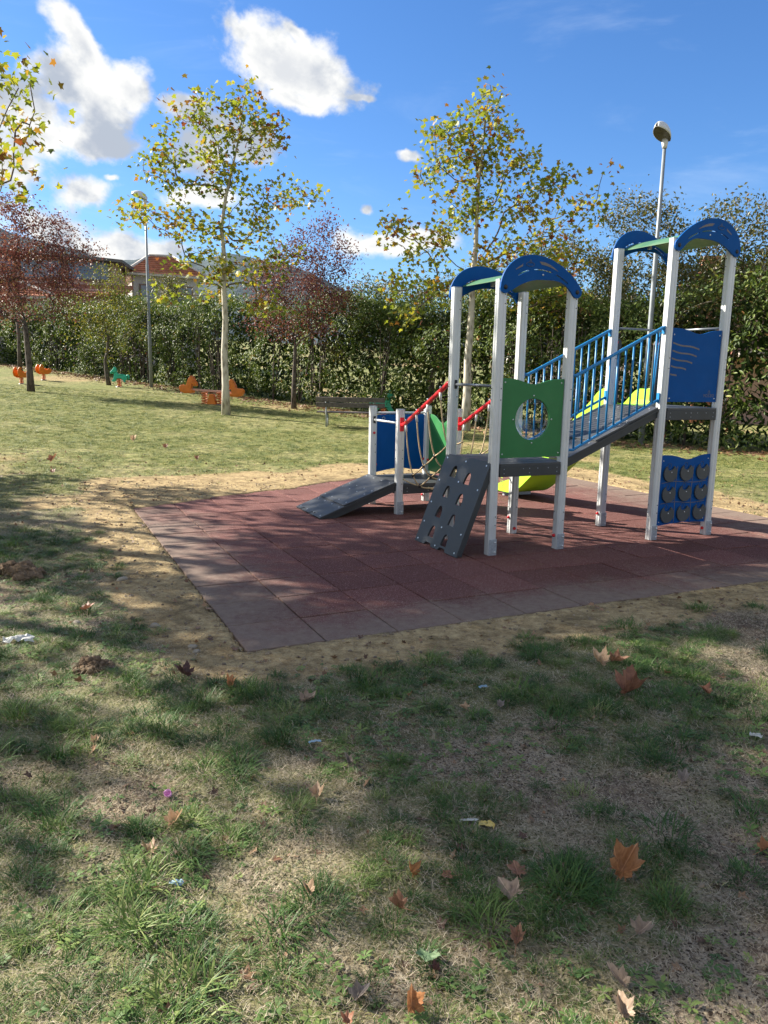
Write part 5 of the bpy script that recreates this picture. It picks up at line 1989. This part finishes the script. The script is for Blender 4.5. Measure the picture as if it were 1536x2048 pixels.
def build_litter():
    g = np.random.default_rng(202)
    # brown leaves drifted under the hedge
    n = 5200
    s = g.uniform(2, 52, n); d = -np.abs(g.normal(.0, .85, n)) - .1
    x, y = hedge_pt(s)
    x = x + (d - .25) * .675; y = y + (d - .25) * .738
    srcs = [deadleaf('drift_leaf', q) for q in (1, 2, 3)]
    finish('leaf_litter', srcs, x, y, g, .09, .16, .35, .01)
    # small scraps of leaf over the near lawn
    x, y = region(g, 4600, 1.3, 14, .8)
    keep = ~on_mat(x, y)
    srcs = [deadleaf('scrap_leaf', q) for q in (5, 6, 7, 8)]
    finish('leaf_scraps', srcs, x[keep], y[keep], g, .016, .062, .5, .006)
    # crumbs of soil and gravel
    x, y = region(g, 28000, 1.3, 11, .85)
    sd = sandiness(x, y)
    keep = (g.uniform(0, 1, len(x)) < .10 + .9 * sd) & ~on_mat(x, y)
    srcs = [crumb('soil_crumb', q) for q in (1, 2, 3)]
    sc = .003 + .017 * g.uniform(0, 1, keep.sum()) ** 4.5
    finish('soil_crumbs', srcs, x[keep], y[keep], g, 0, 0, .5, 0, None, sc)


build_grass()
build_litter()

# ---- fallen leaves one can point at
def leaf_mat(name, col, col2):
    m, k, out = mat_new(name)
    tc = k.n('ShaderNodeTexCoord'); p = tc.outputs['Object']
    n = k.noise(p, 26, 5, .65, .5)
    c = k.mix(k.ss(n, .35, .68), col, col2)
    sp = k.n('ShaderNodeSeparateXYZ'); k.link(p, sp.inputs[0])
    # veins fan out from the stalk
    ang = k.m('ARCTAN2', sp.outputs[0], k.m('ADD', sp.outputs[1], .02))
    vein = k.ss(k.m('ABSOLUTE', k.m('SINE', k.m('MULTIPLY', ang, 3.6))), .0, .13, .55, 0.0)
    c = k.mix(vein, c, tuple(min(1, x * 1.7 + .05) for x in col2))
    b = k.n('ShaderNodeBsdfPrincipled'); k.link(c, b.inputs['Base Color'])
    b.inputs['Roughness'].default_value = .5; b.inputs['Specular IOR Level'].default_value = .35
    k.link(k.bump(n, .5, .01), b.inputs['Normal'])
    t = k.n('ShaderNodeBsdfTranslucent'); k.link(c, t.inputs[0])
    mx = k.n('ShaderNodeMixShader'); mx.inputs[0].default_value = .25
    k.link(b.outputs[0], mx.inputs[1]); k.link(t.outputs[0], mx.inputs[2]); k.link(mx.outputs[0], out.inputs[0])
    return m


LM = {
    'orange': leaf_mat('orange_leaf', (.30, .125, .050), (.48, .225, .095)),
    'brown': leaf_mat('brown_leaf', (.22, .10, .055), (.40, .21, .12)),
    'tan': leaf_mat('tan_leaf', (.36, .22, .12), (.55, .38, .24)),
    'pale': leaf_mat('pale_leaf', (.25, .175, .12), (.40, .29, .20)),
    'grey': leaf_mat('grey_leaf', (.17, .135, .11), (.30, .245, .205)),
    'green': leaf_mat('green_leaf', (.17, .27, .13), (.31, .42, .22)),
    'red': leaf_mat('red_leaf', (.21, .088, .052), (.34, .155, .085)),
    'dark': leaf_mat('dark_leaf', (.06, .028, .028), (.13, .06, .05)),
}


def fallen_leaf(label, x, y, w, col, curl=.6, tilt=(0, 0), rz=0, seed=0, lift=.0, stretch=1.0):
    """palmate leaf, w metres wide, with toothed lobes, stalk and a curl"""
    g = np.random.default_rng(seed)
    pts = []
    lob = [(-62, .42, .14), (-20, .72, .18), (30, .92, .2), (90, 1.05, .24), (150, .92, .2), (200, .72, .18), (242, .42, .14)]
    ol = []
    for i, (a, r_, sp_) in enumerate(lob):
        r_ *= g.uniform(.85, 1.1)
        a += g.normal(0, 4)
        ol += [(a - 19, r_ * .70), (a - 12, r_ * .84), (a - 9, r_ * .82), (a, r_), (a + 9, r_ * .82), (a + 12, r_ * .84), (a + 19, r_ * .70)]
        if i < 6: ol.append(((a + lob[i + 1][0]) / 2, .66 * g.uniform(.92, 1.08)))
    ol.append((-90, .16))
    V = [(0, 0, 0)]
    mid = []
    for a, r_ in ol: V.append((r_ * math.cos(R(a)), r_ * math.sin(R(a)), 0))
    n = len(ol)
    for a, r_ in ol: V.append((.5 * r_ * math.cos(R(a)), .5 * r_ * math.sin(R(a)), 0))
    V = np.array(V)
    ax = g.uniform(-.5, .5)
    q = V[:, 0] * math.cos(ax) + V[:, 1] * math.sin(ax)
    V[:, 2] = curl * (.55 * q * q + .25 * (np.hypot(V[:, 0], V[:, 1])) ** 2) + .05 * np.sin(V[:, 0] * 9 + seed) + .035 * np.sin(np.arctan2(V[:, 1], V[:, 0]) * 7 + seed)
    fo = g.uniform(.15, .75) * min(1, curl + .35)
    V[:, 2] += fo * np.abs(V[:, 0]) + .30 * curl * np.clip(V[:, 1] - .3, 0, 9) ** 2 * g.uniform(-.6, 1.2)
    V[:, 0] *= 1 / math.sqrt(1 + fo * fo)
    # a rolled leaf narrows as it curls
    sq = 1 / (1 + .5 * curl * curl)
    V[:, 0] *= sq * stretch
    V *= w / 1.75
    F = []
    for i in range(n):
        j = (i + 1) % n
        F.append((0, 1 + n + i, 1 + n + j)); F.append((1 + n + i, 1 + i, 1 + j)); F.append((1 + n + i, 1 + j, 1 + n + j))
    me = np_mesh('fallen_leaf', V, np.array(F), LM[col], True)
    o = bpy.data.objects.new('fallen_leaf', me)
    link(o)
    o.rotation_euler = (R(tilt[0] * .75), R(tilt[1] * .8), R(rz))
    # rest the lowest point on the turf
    rm = o.rotation_euler.to_matrix()
    low = min((rm @ Vector(p)).z for p in V[::3])
    o.location = (x, y, tz(x, y) - low + .004 + lift)
    tag(o, label, 'leaf', 'fallen leaves on the lawn')
    st = MB().tube([(0, -.10 * w, .0), (.02 * w, -.45 * w, .03 * w), (.06 * w, -.75 * w, .06 * w)], [.010 * w + .0006, .007 * w + .0005, .006 * w + .0005], 5)
    st.build('stalk', LM[col], o)
    return o


LEAVES = [
    ('largest orange leaf, tilted up against a grass clump', 0.819, 2.313, 0.172, 'orange', 0.7, (50, 22), -35),
    ('small brown star shaped leaf just above a paler one', 0.470, 2.312, 0.079, 'brown', 0.3, (14, 5), 10),
    ('pale brown pointed leaf beneath the small star shaped leaf', 0.428, 2.206, 0.111, 'pale', 0.3, (12, 0), 25),
    ('narrow orange leaf rolled up and standing on end', 0.113, 2.283, 0.074, 'orange', 1.6, (70, 20), 80),
    ('small flat brown leaf right of the rolled orange leaf', 0.238, 2.295, 0.063, 'brown', 0.4, (8, 0), 100),
    ('tan cupped leaf lying alone left of the grass clumps', -0.218, 2.196, 0.068, 'tan', 0.9, (20, 10), 40),
    ('tan leaf curled over near the pink toy pot, right of it', -0.240, 2.760, 0.096, 'tan', 0.9, (15, -10), 0),
    ('pale leaf with brown curled rims below the pink toy pot', -0.744, 2.553, 0.106, 'tan', 1.2, (20, 0), -30),
    ('thin orange tan leaf below the brown rimmed leaf', -0.781, 2.386, 0.081, 'tan', 0.8, (5, 25), 60),
    ('the only pale green leaf, lying flat on the turf', 0.153, 1.952, 0.081, 'green', 0.25, (10, 4), 170),
    ('bright orange leaf standing upright at the lower edge', 0.097, 1.759, 0.097, 'orange', 0.9, (66, 10), 15),
    ('pale brown leaf with pointed tip below the largest orange leaf', 0.789, 2.032, 0.090, 'pale', 0.5, (14, 5), -60),
    ('greyish brown crumpled leaf just above the lowest brown leaf at the bottom edge', 0.671, 1.839, 0.089, 'pale', 0.7, (14, 5), 30),
    ('lowest brown leaf, by the bottom edge beneath the crumpled greyish brown leaf', 0.648, 1.734, 0.093, 'pale', 0.6, (18, 0), 0),
    ('orange leaf cut by the right edge of the picture', 1.350, 2.432, 0.070, 'orange', 0.9, (30, 0), -80),
    ('large reddish brown curled leaf on the shaded lawn before the mat', 1.290, 3.763, 0.233, 'red', 0.9, (20, 0), -80),
    ('pale curled leaf of the pair nearest the sandy strip', 1.246, 4.143, 0.159, 'tan', 0.9, (20, 0), 20),
    ('brown leaf lying against the pale one near the sandy strip', 1.340, 4.193, 0.142, 'brown', 0.9, (10, 10), -100),
    ('small reddish leaf to the right of the large reddish curled one', 1.709, 3.802, 0.088, 'red', 0.7, (25, 0), 40),
    ('dull brown folded leaf left of the pale pointed leaf', 0.074, 2.133, 0.080, 'brown', 0.9, (10, 15), 70),
    ('brown leaf next to the green one, folded and half buried', 0.418, 2.007, 0.076, 'brown', 0.9, (16, 0), -20),
    ('dark brown leaf at the trodden soil near the mat corner', -1.047, 3.903, 0.139, 'dark', 0.9, (25, 0), 80),
    ('orange brown leaf right of the dark brown one by the mat corner', -0.785, 3.789, 0.100, 'orange', 0.9, (35, 10), 0),
    ('pale brown leaf on the grass below the mat corner, right of the orange brown one', -0.375, 3.647, 0.124, 'pale', 0.8, (14, 0), -60),
    ('grey dry leaf standing on edge in mid lawn', -0.132, 3.022, 0.071, 'grey', 0.9, (45, 0), 30),
    ('tiny grey leaf right of the tiny orange tan one in mid lawn', 0.595, 3.575, 0.067, 'grey', 0.6, (30, 0), 0),
    ('tiny orange tan leaf left of the tiny grey one in mid lawn', 0.421, 3.573, 0.067, 'tan', 0.6, (10, 0), 50),
    ('greyish leaf leaning on a tuft at the right of the lawn', 1.248, 2.905, 0.078, 'grey', 0.8, (30, 0), -40),
    ('small dark purple leaf under the green leaf', 0.173, 1.893, 0.047, 'dark', 1.1, (10, 0), 90),
    ('rust coloured leaf barely showing at the bottom edge', -0.069, 1.711, 0.049, 'red', 0.8, (20, 0), 0),
    ('grey dry leaf wrinkled near the bottom edge left of the upright orange leaf', -0.044, 1.801, 0.078, 'grey', 0.7, (15, 0), -50),
    ('reddish leaf on the bare soil left of the mat', -2.021, 5.017, 0.130, 'red', 0.8, (20, 0), -80),
    ('small tan leaf in the shaded lawn below the dug up soil heap', -1.251, 3.140, 0.064, 'tan', 0.7, (14, 0), 0),
    ('red leaf lying far out on the sunlit lawn, the upper of two', -5.497, 12.641, 0.223, 'red', 0.7, (50, 0), -30),
    ('red leaf on the sunlit lawn, the lower of two', -5.027, 11.524, 0.136, 'red', 0.6, (25, 0), 30),
    ('red leaf on the sunlit lawn nearest the bench', -3.359, 13.662, 0.140, 'red', 0.6, (40, 0), 0),
    ('dark red leaf on the sunlit lawn with upright tip', -4.262, 14.861, 0.152, 'red', 0.7, (55, 0), 20),
    ('tan leaf propped up on the sunlit lawn', -5.178, 15.770, 0.207, 'tan', 0.7, (60, 0), 10),
]
for i_, (lab, x, y, w, c, cu, ti, rz) in enumerate(LEAVES):
    fallen_leaf(lab, x, y, w, c, cu, ti, rz, 300 + i_, .012 if y < 4.5 else .03)


# ---- litter people left
def toy_pot():
    x, y = -.818, 2.746
    r_ = empty('toy_pot', (x, y, tz(x, y) + .022))
    r_.rotation_euler = (R(38), R(-12), R(10))
    tag(r_, 'tiny pink plastic pot with looped handle lying in the grass', 'toy')
    MB().lathe((0, 0, -.012), [(.010, 0), (.0125, .006), (.0145, .026), (.0135, .026), (.0115, .006), (.006, .003)], n=18).build('cup', M['pink'], r_)
    MB().tube([(.0135 * math.cos(R(a)), 0, .014 + .022 * math.sin(R(a))) for a in range(0, 181, 12)], .0013, 6).build('handle', M['pink'], r_)


def scrap(name, label, cat, x, y, w, d, h, mat, rz, seed, lift=.02):
    g = np.random.default_rng(seed)
    nx, ny = 9, 7
    V = []
    for j in range(ny):
        for i in range(nx):
            u, v = i / (nx - 1) - .5, j / (ny - 1) - .5
            V.append((u * w + g.normal(0, w * .03), v * d + g.normal(0, d * .05), h * (1 - 2.2 * (u * u + v * v)) + g.normal(0, h * .28)))
    F = [(j * nx + i, j * nx + i + 1, (j + 1) * nx + i + 1, (j + 1) * nx + i) for j in range(ny - 1) for i in range(nx - 1)]
    o = bpy.data.objects.new(name, np_mesh(name, np.array(V), np.array(F), M[mat], False))
    link(o); o.location = (x, y, tz(x, y) + lift); o.rotation_euler = (0, 0, R(rz))
    sm = o.modifiers.new('thick', 'SOLIDIFY'); sm.thickness = .0015
    tag(o, label, cat)


toy_pot()
scrap('wrapper', 'crumpled yellow sweet wrapper on bare soil', 'wrapper', .405, 2.60, .060, .030, .014, 'yellowfoil', -12, 1, .012)
scrap('paper_scrap', 'narrow white paper scrap lying left of the yellow wrapper', 'paper', .34, 2.622, .066, .014, .006, 'paper', 5, 2, .012)
scrap('plastic_scrap', 'white plastic scrap on the lawn by the right picture edge', 'litter', 1.735, 3.308, .055, .022, .014, 'paper', -35, 3)
scrap('plastic_bag', 'white flattened plastic bag in the grass at the left edge', 'litter', -2.17, 4.38, .17, .06, .03, 'paper', 14, 4)
scrap('foil_scrap', 'crinkled pale blue foil scrap at the border of the sunlit weeds', 'litter', -.647, 2.227, .045, .022, .008, 'bluefoil', -8, 5, .014)
scrap('wrapper', 'thin light blue strip of wrapper in the shaded grass', 'wrapper', -.288, 3.194, .055, .013, .006, 'bluefoil', 18, 6)
scrap('wrapper', 'small grey blue scrap half hidden in the clump before the sandy strip', 'wrapper', .535, 3.796, .05, .016, .008, 'bluefoil', 25, 7, .03)


M['soil_lump'] = plain('soil_lump', (.15, .105, .068), .95, 0, .35, .8, 30, .1)
M['field_stone'] = plain('field_stone', (.30, .26, .20), .85, 0, .25, .5, 40, .2)


def stone(label, x, y, s, seed, mat='paving_stone'):
    o = crumb('stone', seed)
    me = o.data; me.materials.clear(); me.materials.append(M['field_stone'])
    bm = bmesh.new(); bm.from_mesh(me)
    bmesh.ops.subdivide_edges(bm, edges=bm.edges[:], cuts=1, use_grid_fill=True, smooth=.6)
    g = np.random.default_rng(seed)
    for v in bm.verts: v.co = Vector(v.co) * g.uniform(.93, 1.06)
    bm.to_mesh(me); bm.free()
    link(o); o.scale = (s, s * .8, s * .75); o.location = (x, y, tz(x, y) + s * .12); o.rotation_euler = (0, 0, seed)
    tag(o, label, 'stone', 'stones on the bare soil')


stone('pale stone at the bare soil halfway along the left mat edge', -2.05, 5.85, .045, 1)
stone('rounded stone half sunk in the grass at far left of the soil', -1.986, 4.785, .04, 2)
stone('brown stone casting a shadow on the sand left of the mat corner', -1.464, 4.747, .042, 3)
stone('pale pebble close by the near mat corner', -1.128, 4.372, .030, 4)
stone('pebble just below the pale one near the mat corner', -1.09, 4.30, .028, 5)
stone('single small pebble among the grass clumps on the right lawn', .743, 3.131, .020, 6)


def clod_heap(label, x, y, w, h, seed):
    """dug-up turf: lumps of soil with dead grass"""
    g = np.random.default_rng(seed)
    root = empty('soil_clod', (x, y, tz(x, y)))
    tag(root, label, 'soil heap')
    bm = bmesh.new()
    for q in range(70):
        r_ = w * .085 * g.uniform(.4, 1.3); a = g.uniform(0, 6.3); d = w * .42 * g.uniform(0, 1) ** .6
        mt = Matrix.Translation((d * math.cos(a), .7 * d * math.sin(a), h * max(0, 1 - (d / (w * .45)) ** 2) * g.uniform(.4, .9)))
        bmesh.ops.create_icosphere(bm, subdivisions=2, radius=r_, matrix=mt @ Matrix.Diagonal((1, g.uniform(.7, 1), g.uniform(.6, .9), 1)))
    for v in bm.verts: v.co += Vector(g.normal(0, w * .012, 3))
    me = bpy.data.meshes.new('lumps'); bm.to_mesh(me); bm.free(); me.materials.append(M['soil_lump'])
    link(bpy.data.objects.new('lumps', me), root)
    st = blades('roots', M['straw'], 160, w * .30, w * .36, .95, .0020, seed, .8)
    st.name = 'dead_grass'; st.location = (0, 0, h * .4); link(st, root); tag(st, kind='stuff')


clod_heap('dug up heap of soil and dead grass left of the mat corner', -1.598, 4.03, .26, .07, 1)
clod_heap('lumpy brown soil heap in the shade at the left edge', -2.96, 5.9, .55, .10, 2)
